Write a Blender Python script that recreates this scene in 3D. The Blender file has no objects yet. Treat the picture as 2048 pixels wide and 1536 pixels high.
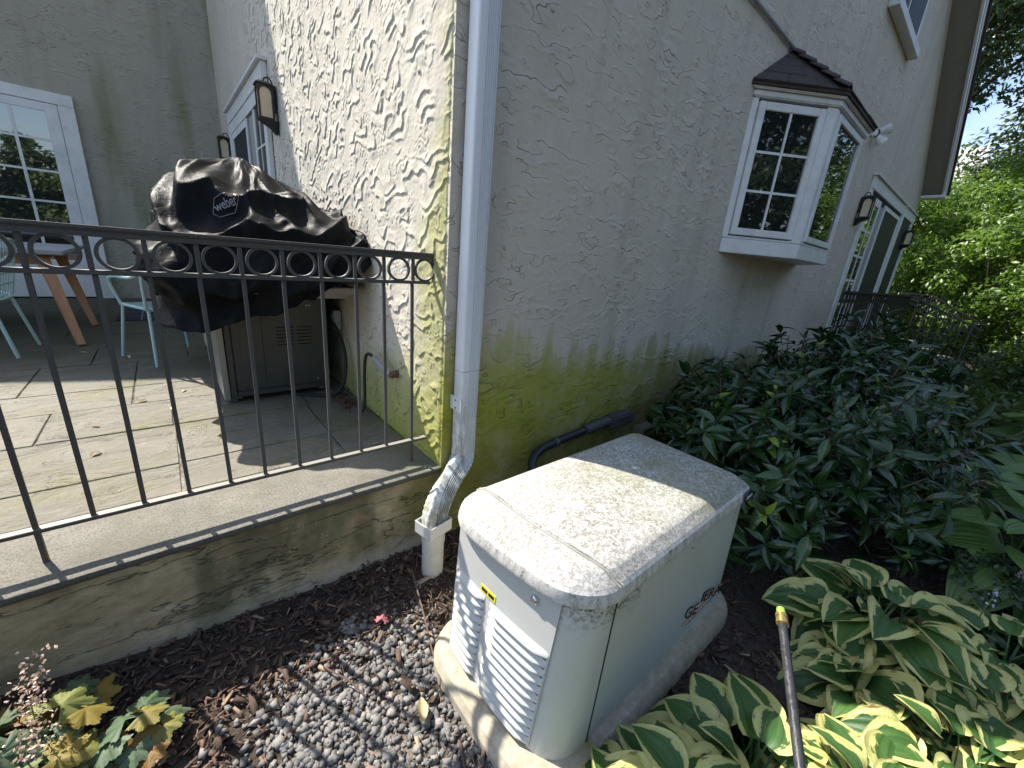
import bpy, bmesh, math, random
import numpy as np
from mathutils import Vector, Matrix

# ------------------------------------------------------------------ camera, sky, sun, exposure
S = bpy.context.scene
COL = S.collection
cam_d = bpy.data.cameras.new('camera'); cam = bpy.data.objects.new('camera', cam_d); COL.objects.link(cam)
cam_d.sensor_width = 36.0; cam_d.lens = 36.0 * 797.354 / 2048; cam_d.clip_start = 0.02; cam_d.clip_end = 600
YAW, PITCH, ROLL = 0.72220984, 0.30662769, 0.08790654
fw = Vector((math.sin(YAW) * math.cos(PITCH), math.cos(YAW) * math.cos(PITCH), -math.sin(PITCH)))
rt = Vector((math.cos(YAW), -math.sin(YAW), 0)); upv = rt.cross(fw)
R2 = rt * math.cos(ROLL) + upv * math.sin(ROLL); U2 = -rt * math.sin(ROLL) + upv * math.cos(ROLL)
mw = Matrix((R2, U2, -fw)).transposed().to_4x4(); mw.translation = Vector((-0.968, -1.6, 1.5))
cam.matrix_world = mw
S.camera = cam

SUNV = Vector((-0.25, 0.63, 0.78)).normalized()        # towards the sun
sun_d = bpy.data.lights.new('sun', 'SUN'); sun_d.energy = 4.9; sun_d.angle = math.radians(0.53); sun_d.color = (1.0, 0.94, 0.84)
sun = bpy.data.objects.new('sun', sun_d); COL.objects.link(sun); sun.location = (-5, 12, 16)
sun.rotation_euler = (-SUNV).to_track_quat('-Z', 'Y').to_euler()

W = bpy.data.worlds.new('World'); S.world = W; W.use_nodes = True
wt = W.node_tree; wbg = wt.nodes['Background']; wbg.inputs['Strength'].default_value = 0.138
sky = wt.nodes.new('ShaderNodeTexSky'); sky.sky_type = 'NISHITA'; sky.sun_disc = False
sky.sun_elevation = math.asin(SUNV.z); sky.sun_rotation = math.atan2(SUNV.x, SUNV.y)
sky.altitude = 50; sky.air_density = 1.0; sky.dust_density = 1.2; sky.ozone_density = 1.0
wtc = wt.nodes.new('ShaderNodeTexCoord')
wn = wt.nodes.new('ShaderNodeTexNoise'); wn.inputs['Scale'].default_value = 3.2; wn.inputs['Detail'].default_value = 7; wn.inputs['Roughness'].default_value = 0.58
wr = wt.nodes.new('ShaderNodeValToRGB'); wr.color_ramp.elements[0].position = 0.52; wr.color_ramp.elements[1].position = 0.74
wm = wt.nodes.new('ShaderNodeMix'); wm.data_type = 'RGBA'; wm.inputs[7].default_value = (3.7, 3.8, 4.0, 1)
wt.links.new(wtc.outputs['Generated'], wn.inputs['Vector']); wt.links.new(wn.outputs['Fac'], wr.inputs['Fac'])
wt.links.new(wr.outputs['Color'], wm.inputs[0]); wt.links.new(sky.outputs['Color'], wm.inputs[6]); wt.links.new(wm.outputs[2], wbg.inputs['Color'])

S.view_settings.view_transform = 'Standard'; S.view_settings.look = 'None'
S.view_settings.exposure = 1.15; S.view_settings.gamma = 1.0; S.view_settings.use_curve_mapping = False
S.render.engine = 'CYCLES'
S.cycles.max_bounces = 8; S.cycles.diffuse_bounces = 4; S.cycles.glossy_bounces = 3; S.cycles.transmission_bounces = 4
S.cycles.use_denoising = True
S.render.image_settings.color_mode = 'RGB'

rng = np.random.default_rng(11)
rnd = random.Random(5)

# ------------------------------------------------------------------ helpers
class Mat:
    """a node material with short calls"""
    def __init__(s, name, color=(0.5, 0.5, 0.5), rough=0.7, metal=0.0, spec=0.5):
        s.m = bpy.data.materials.new(name); s.m.use_nodes = True
        s.t = s.m.node_tree; s.b = s.t.nodes['Principled BSDF']
        s.b.inputs['Base Color'].default_value = (*color, 1); s.b.inputs['Roughness'].default_value = rough
        s.b.inputs['Metallic'].default_value = metal; s.b.inputs['Specular IOR Level'].default_value = spec
        s._tc = None
    def n(s, kind, **props):
        nd = s.t.nodes.new('ShaderNode' + kind)
        for k, v in props.items(): setattr(nd, k, v)
        return nd
    def put(s, sock, v):
        if isinstance(v, bpy.types.NodeSocket): s.t.links.new(v, sock)
        elif isinstance(v, (tuple, list)) and sock.type == 'RGBA': sock.default_value = (*v[:3], 1)
        else: sock.default_value = v
    def co(s, out='Object'):
        if s._tc is None: s._tc = s.n('TexCoord')
        return s._tc.outputs[out]
    def pos(s):
        return s.n('NewGeometry').outputs['Position']
    def xyz(s, v=None):
        nd = s.n('SeparateXYZ'); s.put(nd.inputs[0], v if v is not None else s.co()); return nd.outputs
    def mapv(s, v, scale=(1, 1, 1), loc=(0, 0, 0), rot=(0, 0, 0)):
        nd = s.n('Mapping'); s.put(nd.inputs[0], v); nd.inputs['Scale'].default_value = scale; nd.inputs['Location'].default_value = loc
        nd.inputs['Rotation'].default_value = rot; return nd.outputs[0]
    def noise(s, scale=5, detail=3, rough=0.5, v=None, dist=0.0, out='Fac'):
        nd = s.n('TexNoise'); s.put(nd.inputs['Vector'], v if v is not None else s.co())
        nd.inputs['Scale'].default_value = scale; nd.inputs['Detail'].default_value = detail
        nd.inputs['Roughness'].default_value = rough; nd.inputs['Distortion'].default_value = dist; return nd.outputs[out]
    def vor(s, scale=5, v=None, feature='F1', out='Distance', rand=1.0):
        nd = s.n('TexVoronoi', feature=feature); s.put(nd.inputs['Vector'], v if v is not None else s.co())
        nd.inputs['Scale'].default_value = scale; nd.inputs['Randomness'].default_value = rand; return nd.outputs[out]
    def ramp(s, fac, stops, interp='LINEAR'):
        nd = s.n('ValToRGB'); s.put(nd.inputs[0], fac); cr = nd.color_ramp; cr.interpolation = interp
        while len(cr.elements) < len(stops): cr.elements.new(0.5)
        for e, (p, c) in zip(cr.elements, stops):
            e.position = p; e.color = (*c, 1) if isinstance(c, (tuple, list)) else (c, c, c, 1)
        return nd.outputs[0]
    def mix(s, fac, a, b, mode='MIX'):
        nd = s.n('Mix', data_type='RGBA', blend_type=mode); s.put(nd.inputs[0], fac); s.put(nd.inputs[6], a); s.put(nd.inputs[7], b); return nd.outputs[2]
    def math(s, op, a, b=0.0, c=0.0, clamp=False):
        nd = s.n('Math', operation=op, use_clamp=clamp); s.put(nd.inputs[0], a); s.put(nd.inputs[1], b); s.put(nd.inputs[2], c); return nd.outputs[0]
    def rand(s):
        return s.n('ObjectInfo').outputs['Random']
    def base(s, v): s.put(s.b.inputs['Base Color'], v); return s
    def rough(s, v): s.put(s.b.inputs['Roughness'], v); return s
    def bump(s, h, strength=0.5, dist=0.01):
        nd = s.n('Bump'); nd.inputs['Strength'].default_value = strength; nd.inputs['Distance'].default_value = dist
        s.put(nd.inputs['Height'], h); s.t.links.new(nd.outputs[0], s.b.inputs['Normal']); return s

class MB:
    """collects shapes into one mesh"""
    def __init__(s): s.v = []; s.f = []; s.uv = None
    def add(s, vs, fs):
        o = len(s.v); s.v += [tuple(p) for p in vs]; s.f += [tuple(i + o for i in f) for f in fs]; return s
    def box(s, x0, x1, y0, y1, z0, z1):
        v = [(x, y, z) for z in (z0, z1) for y in (y0, y1) for x in (x0, x1)]
        return s.add(v, [(0, 2, 3, 1), (4, 5, 7, 6), (0, 1, 5, 4), (2, 6, 7, 3), (0, 4, 6, 2), (1, 3, 7, 5)])
    def obox(s, o, ax, ay, az):
        """box from a corner and three edge vectors"""
        o, ax, ay, az = map(Vector, (o, ax, ay, az))
        v = [o + ax * i + ay * j + az * k for k in (0, 1) for j in (0, 1) for i in (0, 1)]
        return s.add(v, [(0, 2, 3, 1), (4, 5, 7, 6), (0, 1, 5, 4), (2, 6, 7, 3), (0, 4, 6, 2), (1, 3, 7, 5)])
    def prism(s, poly, off):
        n = len(poly); a = [Vector(p) for p in poly]; off = Vector(off); b = [p + off for p in a]
        return s.add(a + b, [tuple(range(n))[::-1], tuple(range(n, 2 * n))] + [(i, (i + 1) % n, n + (i + 1) % n, n + i) for i in range(n)])
    def loops(s, loops, cap0=True, cap1=True, closed=False):
        n = len(loops[0]); vs = [p for l in loops for p in l]; fs = []
        m = len(loops)
        for a in range(m if closed else m - 1):
            b = (a + 1) % m
            for i in range(n):
                j = (i + 1) % n; fs.append((a * n + i, a * n + j, b * n + j, b * n + i))
        if not closed:
            if cap0: fs.append(tuple(range(n))[::-1])
            if cap1: fs.append(tuple(range((m - 1) * n, m * n)))
        return s.add(vs, fs)
    def tube(s, path, r, n=8, closed=False, sx=None, up=None):
        """sweep of a circle (or of the 2-D section sx) along path; r a number or list"""
        P = [Vector(p) for p in path]; m = len(P); L = []
        prev = None
        for i in range(m):
            if closed: d = P[(i + 1) % m] - P[(i - 1) % m]
            else: d = P[min(i + 1, m - 1)] - P[max(i - 1, 0)]
            d.normalize()
            if prev is None:
                a = Vector(up) if up else (Vector((0, 0, 1)) if abs(d.z) < 0.9 else Vector((0, 1, 0)))
            else: a = prev
            a = (a - d * a.dot(d)).normalized(); prev = a; b = d.cross(a)
            rr = r[i] if isinstance(r, (list, tuple)) else r
            if sx: L.append([P[i] + b * q[0] * rr + a * q[1] * rr for q in sx])
            else: L.append([P[i] + (b * math.cos(t) + a * math.sin(t)) * rr for t in [2 * math.pi * k / n for k in range(n)]])
        return s.loops(L, closed=closed)
    def bar(s, p0, p1, w, d, up=(0, 0, 1)):
        return s.tube([p0, p1], 1.0, sx=[(-w / 2, -d / 2), (w / 2, -d / 2), (w / 2, d / 2), (-w / 2, d / 2)], up=up)
    def lathe(s, prof, c=(0, 0, 0), n=16):
        L = [[(c[0] + r * math.cos(2 * math.pi * k / n), c[1] + r * math.sin(2 * math.pi * k / n), c[2] + z) for k in range(n)] for r, z in prof]
        return s.loops(L)
    def mesh(s, name, bevel=0.0, smooth=False, seg=2, uv=None):
        me = bpy.data.meshes.new(name); me.from_pydata([tuple(p) for p in s.v], [], s.f)
        if bevel > 0 or True:
            bm = bmesh.new(); bm.from_mesh(me)
            bmesh.ops.recalc_face_normals(bm, faces=bm.faces)
            if bevel > 0:
                es = [e for e in bm.edges if len(e.link_faces) == 2 and e.calc_face_angle(0) > 0.5]
                bmesh.ops.bevel(bm, geom=es, offset=bevel, segments=seg, affect='EDGES', clamp_overlap=True)
            bm.to_mesh(me); bm.free()
        if smooth:
            me.shade_smooth()
            me.set_sharp_from_angle(angle=math.radians(40 if smooth is True else smooth))
        return me
    def build(s, name, mat, parent=None, bevel=0.0, smooth=False, seg=2, **tags):
        return link(name, s.mesh(name, bevel, smooth, seg), mat, parent, **tags)

def link(name, me, mat=None, parent=None, label=None, cat=None, group=None, kind=None):
    o = bpy.data.objects.new(name, me); COL.objects.link(o)
    if mat is not None and me is not None and not me.materials:
        me.materials.append(mat.m if isinstance(mat, Mat) else mat)
    if parent: o.parent = parent
    tag(o, label, cat, group, kind); return o
def tag(o, label=None, cat=None, group=None, kind=None):
    if label: o['label'] = label
    if cat: o['category'] = cat
    if group: o['group'] = group
    if kind: o['kind'] = kind
    return o
def thing(name, label, cat, loc=(0, 0, 0), rz=0.0, group=None):
    o = bpy.data.objects.new(name, None); COL.objects.link(o); o.location = loc; o.rotation_euler = (0, 0, rz)
    o.empty_display_size = 0.1
    return tag(o, label, cat, group)
KIDS = {}
def copy_thing(root, loc, rz, label, scale=None, group=None):
    r = root.copy(); COL.objects.link(r); r.location = loc; r.rotation_euler = (0, 0, rz); r['label'] = label
    if scale: r.scale = (scale,) * 3
    if group: r['group'] = group
    for ch in list(root.children):
        c = ch.copy(); COL.objects.link(c); c.parent = r
        for g in ch.children:
            d = g.copy(); COL.objects.link(d); d.parent = c
    return r
def np_mesh(name, V, F, mat, smooth=False, uv=None, colors=None):
    """mesh from numpy: V (n,3), F (m,k) all faces with k corners"""
    me = bpy.data.meshes.new(name); V = np.asarray(V, np.float32); F = np.asarray(F, np.int32)
    k = F.shape[1]
    me.vertices.add(len(V)); me.vertices.foreach_set('co', V.ravel())
    me.loops.add(F.size); me.loops.foreach_set('vertex_index', F.ravel())
    me.polygons.add(len(F)); me.polygons.foreach_set('loop_start', np.arange(0, F.size, k, dtype=np.int32))
    me.update(calc_edges=True)
    if uv is not None:
        l = me.uv_layers.new(name='UVMap'); l.data.foreach_set('uv', np.asarray(uv, np.float32)[F.ravel()].ravel())
    if colors is not None:
        a = me.attributes.new('tint', 'FLOAT', 'POINT'); a.data.foreach_set('value', np.asarray(colors, np.float32))
    if smooth: me.shade_smooth()
    me.materials.append(mat.m if isinstance(mat, Mat) else mat)
    return me
def grid_faces(h, w):
    i = np.arange(h * w).reshape(h, w)
    return np.stack([i[:-1, :-1], i[:-1, 1:], i[1:, 1:], i[1:, :-1]], -1).reshape(-1, 4)

_perm = np.random.default_rng(3).permutation(512); _perm = np.concatenate([_perm, _perm])
_grad = np.array([(math.cos(a), math.sin(a)) for a in np.linspace(0, 2 * math.pi, 32, endpoint=False)])
def perlin(x, y, seed=0):
    x = np.asarray(x) + seed * 17.31; y = np.asarray(y) + seed * 9.77
    xi = np.floor(x).astype(int); yi = np.floor(y).astype(int); xf = x - xi; yf = y - yi
    u = xf ** 3 * (xf * (xf * 6 - 15) + 10); v = yf ** 3 * (yf * (yf * 6 - 15) + 10)
    def g(ix, iy, dx, dy):
        h = _perm[(_perm[ix & 511] + iy) & 511] & 31
        return _grad[h, 0] * dx + _grad[h, 1] * dy
    a = g(xi, yi, xf, yf); b = g(xi + 1, yi, xf - 1, yf); c = g(xi, yi + 1, xf, yf - 1); d = g(xi + 1, yi + 1, xf - 1, yf - 1)
    return (a + u * (b - a)) * (1 - v) + (c + u * (d - c)) * v
def fbm(x, y, oct=4, seed=0):
    r = 0; a = 1.0
    for k in range(oct): r = r + a * perlin(x * 2 ** k, y * 2 ** k, seed + k); a *= 0.5
    return r
def catmull(P, n=8):
    P = [Vector(p) for p in P]; Q = [P[0] * 2 - P[1]] + P + [P[-1] * 2 - P[-2]]; out = []
    for i in range(1, len(Q) - 2):
        a, b, c, d = Q[i - 1:i + 3]
        for k in range(n):
            t = k / n
            out.append(0.5 * ((2 * b) + (c - a) * t + (2 * a - 5 * b + 4 * c - d) * t * t + (3 * b - a - 3 * c + d) * t ** 3))
    out.append(P[-1]); return out

# ------------------------------------------------------------------ materials
def stucco_height(M, v, k=1.0):
    """trowelled stucco: broken sawtooth ledges"""
    w = M.noise(7.5, 2, 0.5, v=M.mapv(v, (0.8, 1, 1.6)), dist=0.15)
    X_ = M.xyz(v); f = M.math('FRACT', M.math('MULTIPLY_ADD', X_[2], -7.5, M.math('MULTIPLY', w, 4.2)))
    saw = M.ramp(f, [(0.0, 0.0), (0.5, 0.4), (0.89, 1.0), (0.95, 0.06), (1.0, 0.0)])
    msk = M.ramp(M.noise(6, 2, 0.6, v=M.mapv(v, (1, 1, 1.3), (3, 5, 1))), [(0.42, 0.0), (0.60, 1.0)]); msk = M.math('MULTIPLY', msk, M.ramp(M.noise(1.5, 3, 0.6, v=M.mapv(v, (1, 1, 1), (9, 2, 4))), [(0.35, 0.35), (0.6, 1.0)]))
    fine = M.noise(150, 3, 0.7, v=v)
    h = M.math('MULTIPLY', saw, msk)
    return M.math('ADD', h, M.math('MULTIPLY', fine, 0.16)), f, msk
def stucco(name, algae=None, tone=(0.56, 0.51, 0.42), bump=True):
    M = Mat(name, rough=0.9, spec=0.2); v = M.co()
    big = M.noise(1.3, 4, 0.6); sp = M.noise(60, 3, 0.6)
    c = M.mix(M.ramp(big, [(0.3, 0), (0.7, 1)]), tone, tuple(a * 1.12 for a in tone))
    c = M.mix(M.math('MULTIPLY', M.ramp(sp, [(0.45, 0), (0.75, 1)]), 0.25), c, tuple(a * 0.7 for a in tone))
    h, f, msk = stucco_height(M, v)
    if bump:                                   # dirt caught and shade painted along the ledges
        ed = M.math('MULTIPLY', M.ramp(f, [(0.88, 0), (0.925, 1), (0.97, 0)]), msk)
        c = M.mix(M.math('MULTIPLY', ed, 0.62), c, (0.13, 0.12, 0.10))
    X = M.xyz(); dr = M.noise(1.0, 4, 0.6, v=M.mapv(v, (5, 5, 0.35), (2, 0, 0))); c = M.mix(M.math('MULTIPLY', M.ramp(dr, [(0.50, 0), (0.72, 1)]), 0.22), c, (0.20, 0.19, 0.15))
    if algae == 'garden':
        st = M.noise(1.0, 4, 0.6, v=M.mapv(v, (9, 1, 0.9)))
        top = M.math('ADD', M.math('MULTIPLY_ADD', X[0], -0.11, 1.15), M.math('MULTIPLY', M.noise(1.7, 4, 0.6), 0.42))
        top = M.math('ADD', top, M.math('MULTIPLY', st, 0.55))
        d = M.math('SUBTRACT', M.math('SUBTRACT', top, 0.45), X[2])
        a = M.ramp(d, [(-0.06, 0.0), (0.08, 0.5), (0.22, 0.9), (0.5, 0.98)])
        a = M.math('MULTIPLY', a, M.ramp(X[0], [(0.0, 1.0), (1.0, 1.0)]))
        gc = M.mix(M.noise(11, 4, 0.65), (0.235, 0.25, 0.018), (0.43, 0.42, 0.065))
        gc = M.mix(M.ramp(X[2], [(0.30, 0.75), (0.72, 0.0)]), gc, (0.125, 0.125, 0.028))
        gc = M.mix(M.math('MULTIPLY', M.ramp(X[0], [(0.7, 0.0), (1.0, 1.0)]), 0.0), gc, gc); gx_ = M.math('MULTIPLY', X[0], 0.4)
        gc = M.mix(M.ramp(gx_, [(0.40, 0.0), (0.9, 0.7)]), gc, (0.095, 0.11, 0.028)); gc = M.mix(M.math('MULTIPLY', M.math('MULTIPLY', f, msk), 0.35), gc, (0.08, 0.085, 0.02))
        a = M.math('MULTIPLY', a, M.ramp(M.noise(4.2, 5, 0.7, v=M.mapv(v, (1, 1, 1), (3, 1, 7))), [(0.30, 0.72), (0.55, 1.0)]))
        c = M.mix(a, c, gc)
    if algae == 'patio':
        n1 = M.noise(2.4, 4, 0.6)
        low = M.math('SUBTRACT', M.math('ADD', M.math('MULTIPLY_ADD', X[1], -0.28, 0.92), M.math('MULTIPLY', n1, 0.5)), X[2])
        cor = M.math('SUBTRACT', M.math('ADD', M.math('MULTIPLY', n1, 1.3), 1.0), M.math('MULTIPLY_ADD', X[1], 1.9, M.math('MULTIPLY', X[2], 0.42)))
        a = M.math('MAXIMUM', M.ramp(low, [(0.0, 0), (0.3, 0.75), (0.6, 0.95)]), M.ramp(cor, [(0.45, 0), (0.8, 0.62)]))
        gc = M.mix(M.noise(13, 4, 0.65), (0.23, 0.245, 0.03), (0.40, 0.395, 0.085))
        c = M.mix(a, c, gc)
    if algae == 'back':
        st = M.noise(1.0, 3, 0.5, v=M.mapv(v, (2.2, 1, 0.35), (1.2, 0, 0)))
        c = M.mix(M.math('MULTIPLY', M.ramp(st, [(0.52, 0), (0.68, 0.6)]), M.ramp(X[2], [(0.28, 0.0), (0.36, 1.0)])), c, (0.15, 0.17, 0.06))
        c = M.mix(M.ramp(X[2], [(0.0, 0.5), (0.12, 0.0)]), c, (0.14, 0.15, 0.06))
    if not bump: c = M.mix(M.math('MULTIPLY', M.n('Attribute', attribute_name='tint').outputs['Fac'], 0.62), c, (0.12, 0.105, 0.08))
    M.base(c)
    M.bump(h if bump else M.noise(160, 3, 0.7), 1.0 if bump else 0.4, 0.009 if bump else 0.002)
    return M
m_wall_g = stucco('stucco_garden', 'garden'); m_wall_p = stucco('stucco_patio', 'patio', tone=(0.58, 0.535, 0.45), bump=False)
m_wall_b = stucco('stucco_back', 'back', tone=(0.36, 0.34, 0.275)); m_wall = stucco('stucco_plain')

def painted(name, col, dirt=0.25, rough=0.45, dirtcol=(0.12, 0.12, 0.07), scale=6):
    M = Mat(name, rough=rough); n = M.noise(scale, 5, 0.65); n2 = M.noise(scale * 12, 3, 0.6)
    f = M.math('MULTIPLY', M.ramp(n, [(0.45, 0), (0.8, 1)]), M.ramp(n2, [(0.35, 0.3), (0.7, 1)]))
    M.base(M.mix(M.math('MULTIPLY', f, dirt), col, dirtcol)); M.bump(n2, 0.08, 0.002); return M
m_white = painted('white_vinyl', (0.73, 0.735, 0.72), 0.45); m_trim_dirty = painted('aged_white_trim', (0.66, 0.66, 0.62), 0.45)
m_fascia = painted('white_fascia', (0.72, 0.73, 0.72), 0.2)
m_soffit = painted('soffit_taupe', (0.27, 0.265, 0.235), 0.3, 0.6)
m_gap = Mat('dark_gap', (0.012, 0.012, 0.012), 0.8)

def glass(name, col=(0.012, 0.016, 0.016), ior=1.75):
    M = Mat(name, col, 0.015); M.b.inputs['IOR'].default_value = ior
    M.bump(M.noise(1.6, 2, 0.5), 0.02, 0.02); return M
m_glass = glass('dark_window_glass'); m_glass2 = glass('reflective_door_glass', (0.02, 0.025, 0.025), 2.6)
m_screen = Mat('insect_screen', (0.012, 0.014, 0.018), 0.55)
m_curtain = Mat('curtain_cloth', (0.34, 0.33, 0.31), 0.9)
m_curtain.bump(m_curtain.noise(1, 1, 0.5, v=m_curtain.mapv(m_curtain.co(), (26, 26, 0.2))), 0.8, 0.03)

# downspout: white aluminium with algae stains gathering at the bottom bends
M = m_ds = Mat('downspout_aluminium', rough=0.42); X = M.xyz()
n = M.noise(16, 5, 0.65); st = M.noise(1, 4, 0.6, v=M.mapv(M.co(), (45, 45, 5)))
low = M.ramp(X[2], [(0.25, 0.7), (0.40, 0.75), (0.66, 0.6), (1.15, 0.04), (1.6, 0.0)])
left = M.ramp(X[0], [(0.0, 1.0), (0.072, 0.9), (0.085, 0.35), (0.15, 0.3)])
f = M.math('MULTIPLY', M.ramp(M.math('MULTIPLY', n, st), [(0.14, 0), (0.30, 1)]), M.math('MULTIPLY', low, left), clamp=True)
M.base(M.mix(f, (0.76, 0.78, 0.79), M.mix(n, (0.05, 0.05, 0.02), (0.19, 0.19, 0.06))))
M.bump(n, 0.1, 0.002)
m_pvc = painted('pvc_drain', (0.68, 0.66, 0.58), 0.55, 0.5, (0.16, 0.14, 0.08), 14)
m_pvc_cap = painted('pvc_adapter', (0.72, 0.70, 0.66), 0.25, 0.5)

# coping and retaining wall
M = m_coping = Mat('bluestone_coping', rough=0.85); n = M.noise(7, 6, 0.7); g = M.noise(140, 3, 0.7)
c = M.mix(M.ramp(n, [(0.3, 0), (0.7, 1)]), (0.15, 0.138, 0.112), (0.235, 0.218, 0.18)); c = M.mix(M.ramp(g, [(0.46, 0), (0.62, 0.75)]), c, (0.07, 0.068, 0.055)); c = M.mix(M.ramp(M.noise(2.2, 5, 0.7), [(0.45, 0), (0.65, 0.55)]), c, (0.10, 0.095, 0.07))
w = M.vor(2.6, v=M.mapv(M.co(), (1, 1, 1), (0.3, 0.1, 0))); c = M.mix(M.math('MULTIPLY', M.ramp(w, [(0.0, 1), (0.05, 0.8), (0.09, 0)]), M.ramp(M.noise(60, 3, 0.6), [(0.48, 0), (0.6, 0.9)])), c, (0.7, 0.7, 0.68))
X = M.xyz(); mo = M.ramp(M.math('ADD', X[0], M.math('MULTIPLY', n, 0.6)), [(-0.2, 0), (0.25, 0.55)])
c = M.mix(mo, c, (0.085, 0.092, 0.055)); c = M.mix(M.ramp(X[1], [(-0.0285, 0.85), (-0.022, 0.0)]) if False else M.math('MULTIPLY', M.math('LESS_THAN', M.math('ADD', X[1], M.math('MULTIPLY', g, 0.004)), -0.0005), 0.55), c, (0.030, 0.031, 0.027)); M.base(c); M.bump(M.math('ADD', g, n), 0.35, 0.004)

M = m_parge = Mat('parged_concrete', rough=0.92); v = M.co(); X = M.xyz()
n1 = M.noise(3.2, 6, 0.62, v=M.mapv(v, (1, 1, 2.2))); n2 = M.noise(9, 6, 0.7, v=M.mapv(v, (1, 1, 1.7), (4, 1, 2)), dist=0.6); n3 = M.noise(46, 4, 0.7)
c = M.mix(M.ramp(n1, [(0.32, 0), (0.66, 1)]), (0.30, 0.235, 0.125), (0.50, 0.42, 0.265))
c = M.mix(M.ramp(n2, [(0.48, 0), (0.74, 0.7)]), c, (0.13, 0.125, 0.065))
c = M.mix(M.math('MULTIPLY', M.ramp(M.noise(2.1, 4, 0.6, v=M.mapv(v, (1.6, 1, 0.6), (7, 0, 0))), [(0.46, 0), (0.60, 0.85)]), 0.8), c, (0.06, 0.064, 0.026))
c = M.mix(M.ramp(M.math('ADD', X[0], M.math('MULTIPLY', n1, 0.5)), [(-0.75, 0), (0.1, 0.78)]), c, (0.165, 0.16, 0.035))
c = M.mix(M.math('MULTIPLY', M.ramp(M.noise(5, 3, 0.6, v=M.mapv(v, (1, 1, 1), (2, 9, 4))), [(0.60, 0), (0.68, 0.55)]), M.ramp(n3, [(0.4, 0.2), (0.6, 1)])), c, (0.36, 0.20, 0.11))
c = M.mix(M.math('MULTIPLY', M.ramp(M.vor(55), [(0.08, 1), (0.22, 0)]), M.ramp(M.noise(4, 4, 0.7, v=M.mapv(v, (1, 1, 1), (1, 2, 8))), [(0.50, 0), (0.60, 1)])), c, (0.42, 0.40, 0.29))
cr = M.math('ABSOLUTE', M.math('SUBTRACT', M.noise(1.9, 6, 0.6, v=M.mapv(v, (0.55, 1, 2.4), (0, 0, 3), (0, -0.25, 0))), 0.5))
ck = M.ramp(cr, [(0.0, 1), (0.0025, 0.8), (0.006, 0)]); c = M.mix(M.math('MULTIPLY', ck, 0.75), c, (0.03, 0.028, 0.018))
c = M.mix(M.ramp(M.math('ADD', X[2], M.math('MULTIPLY', n2, 0.12)), [(0.07, 0.9), (0.17, 0)]), c, (0.40, 0.36, 0.28))
M.base(c); M.bump(M.math('SUBTRACT', M.math('ADD', M.math('MULTIPLY', n2, 1.0), M.math('MULTIPLY', n3, 0.4)), M.math('MULTIPLY', ck, 0.6)), 0.7, 0.012)

# flagstones
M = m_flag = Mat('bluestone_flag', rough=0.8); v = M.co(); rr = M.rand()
n = M.noise(3.0, 6, 0.65, v=M.mapv(v, (1, 2.2, 1), (0, 0, 0), (0, 0, 0.3)), dist=0.8); g = M.noise(90, 4, 0.7)
c = M.mix(M.ramp(n, [(0.3, 0), (0.7, 1)]), (0.11, 0.10, 0.078), (0.205, 0.19, 0.152))
c = M.mix(M.math('MULTIPLY', rr, 0.4), c, (0.20, 0.185, 0.15)); c = M.mix(M.ramp(M.noise(2.2, 5, 0.65), [(0.50, 0), (0.68, 0.65)]), c, (0.185, 0.17, 0.06))
c = M.mix(M.ramp(g, [(0.52, 0), (0.75, 0.35)]), c, (0.09, 0.085, 0.07))
ly = M.math('FRACT', M.math('MULTIPLY', n, 5.0)); led = M.ramp(ly, [(0.0, 0), (0.9, 1), (0.98, 0)])
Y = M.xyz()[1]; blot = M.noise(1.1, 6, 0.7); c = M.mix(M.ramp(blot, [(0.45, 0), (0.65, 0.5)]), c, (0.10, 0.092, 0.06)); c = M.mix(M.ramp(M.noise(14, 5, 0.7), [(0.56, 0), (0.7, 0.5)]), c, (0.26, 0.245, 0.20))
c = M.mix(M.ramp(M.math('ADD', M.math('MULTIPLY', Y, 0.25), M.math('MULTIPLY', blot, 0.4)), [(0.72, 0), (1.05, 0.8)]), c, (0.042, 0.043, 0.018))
M.base(c); M.bump(M.math('ADD', M.math('MULTIPLY', led, 0.8), M.math('MULTIPLY', g, 0.45)), 0.9, 0.007)
M = m_joint = Mat('mortar_joint', (0.13, 0.12, 0.09), 0.95)
M.base(M.mix(M.ramp(M.noise(3, 5, 0.7), [(0.42, 0), (0.60, 1)]), (0.045, 0.042, 0.03), (0.30, 0.28, 0.24))); M.bump(M.noise(120, 3, 0.7), 0.6, 0.006)

# iron
M = m_iron = Mat('weathered_black_iron', rough=0.5, spec=0.4); X = M.xyz(M.pos()); n = M.noise(9, 5, 0.7, v=M.pos()); n2 = M.noise(220, 2, 0.6, v=M.pos())
gf = M.math('MULTIPLY', M.ramp(n, [(0.34, 0), (0.6, 0.95)]), M.ramp(X[0], [(-1.2, 0.0), (-0.75, 1.0)]))
c = M.mix(gf, (0.075, 0.076, 0.072), (0.165, 0.165, 0.062)); c = M.mix(M.math('MULTIPLY', M.ramp(n2, [(0.66, 0), (0.72, 1)]), 0.3), c, (0.5, 0.48, 0.4)); c = M.mix(M.math('MULTIPLY', M.ramp(M.math('ADD', X[2], M.math('MULTIPLY', n, 0.12)), [(0.60, 0.8), (0.68, 0.0)]), M.ramp(M.noise(60, 4, 0.7, v=M.pos()), [(0.48, 0), (0.6, 1)])), c, (0.11, 0.055, 0.03))
nz = M.xyz(M.n('NewGeometry').outputs['Normal'])[2]; c = M.mix(M.math('MULTIPLY', M.math('GREATER_THAN', nz, 0.75), 0.8), c, M.mix(n2, (0.20, 0.19, 0.165), (0.34, 0.33, 0.29)))
M.base(c); M.bump(n2, 0.2, 0.002)
m_iron_dark = Mat('black_iron', (0.012, 0.012, 0.013), 0.45)
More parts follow.
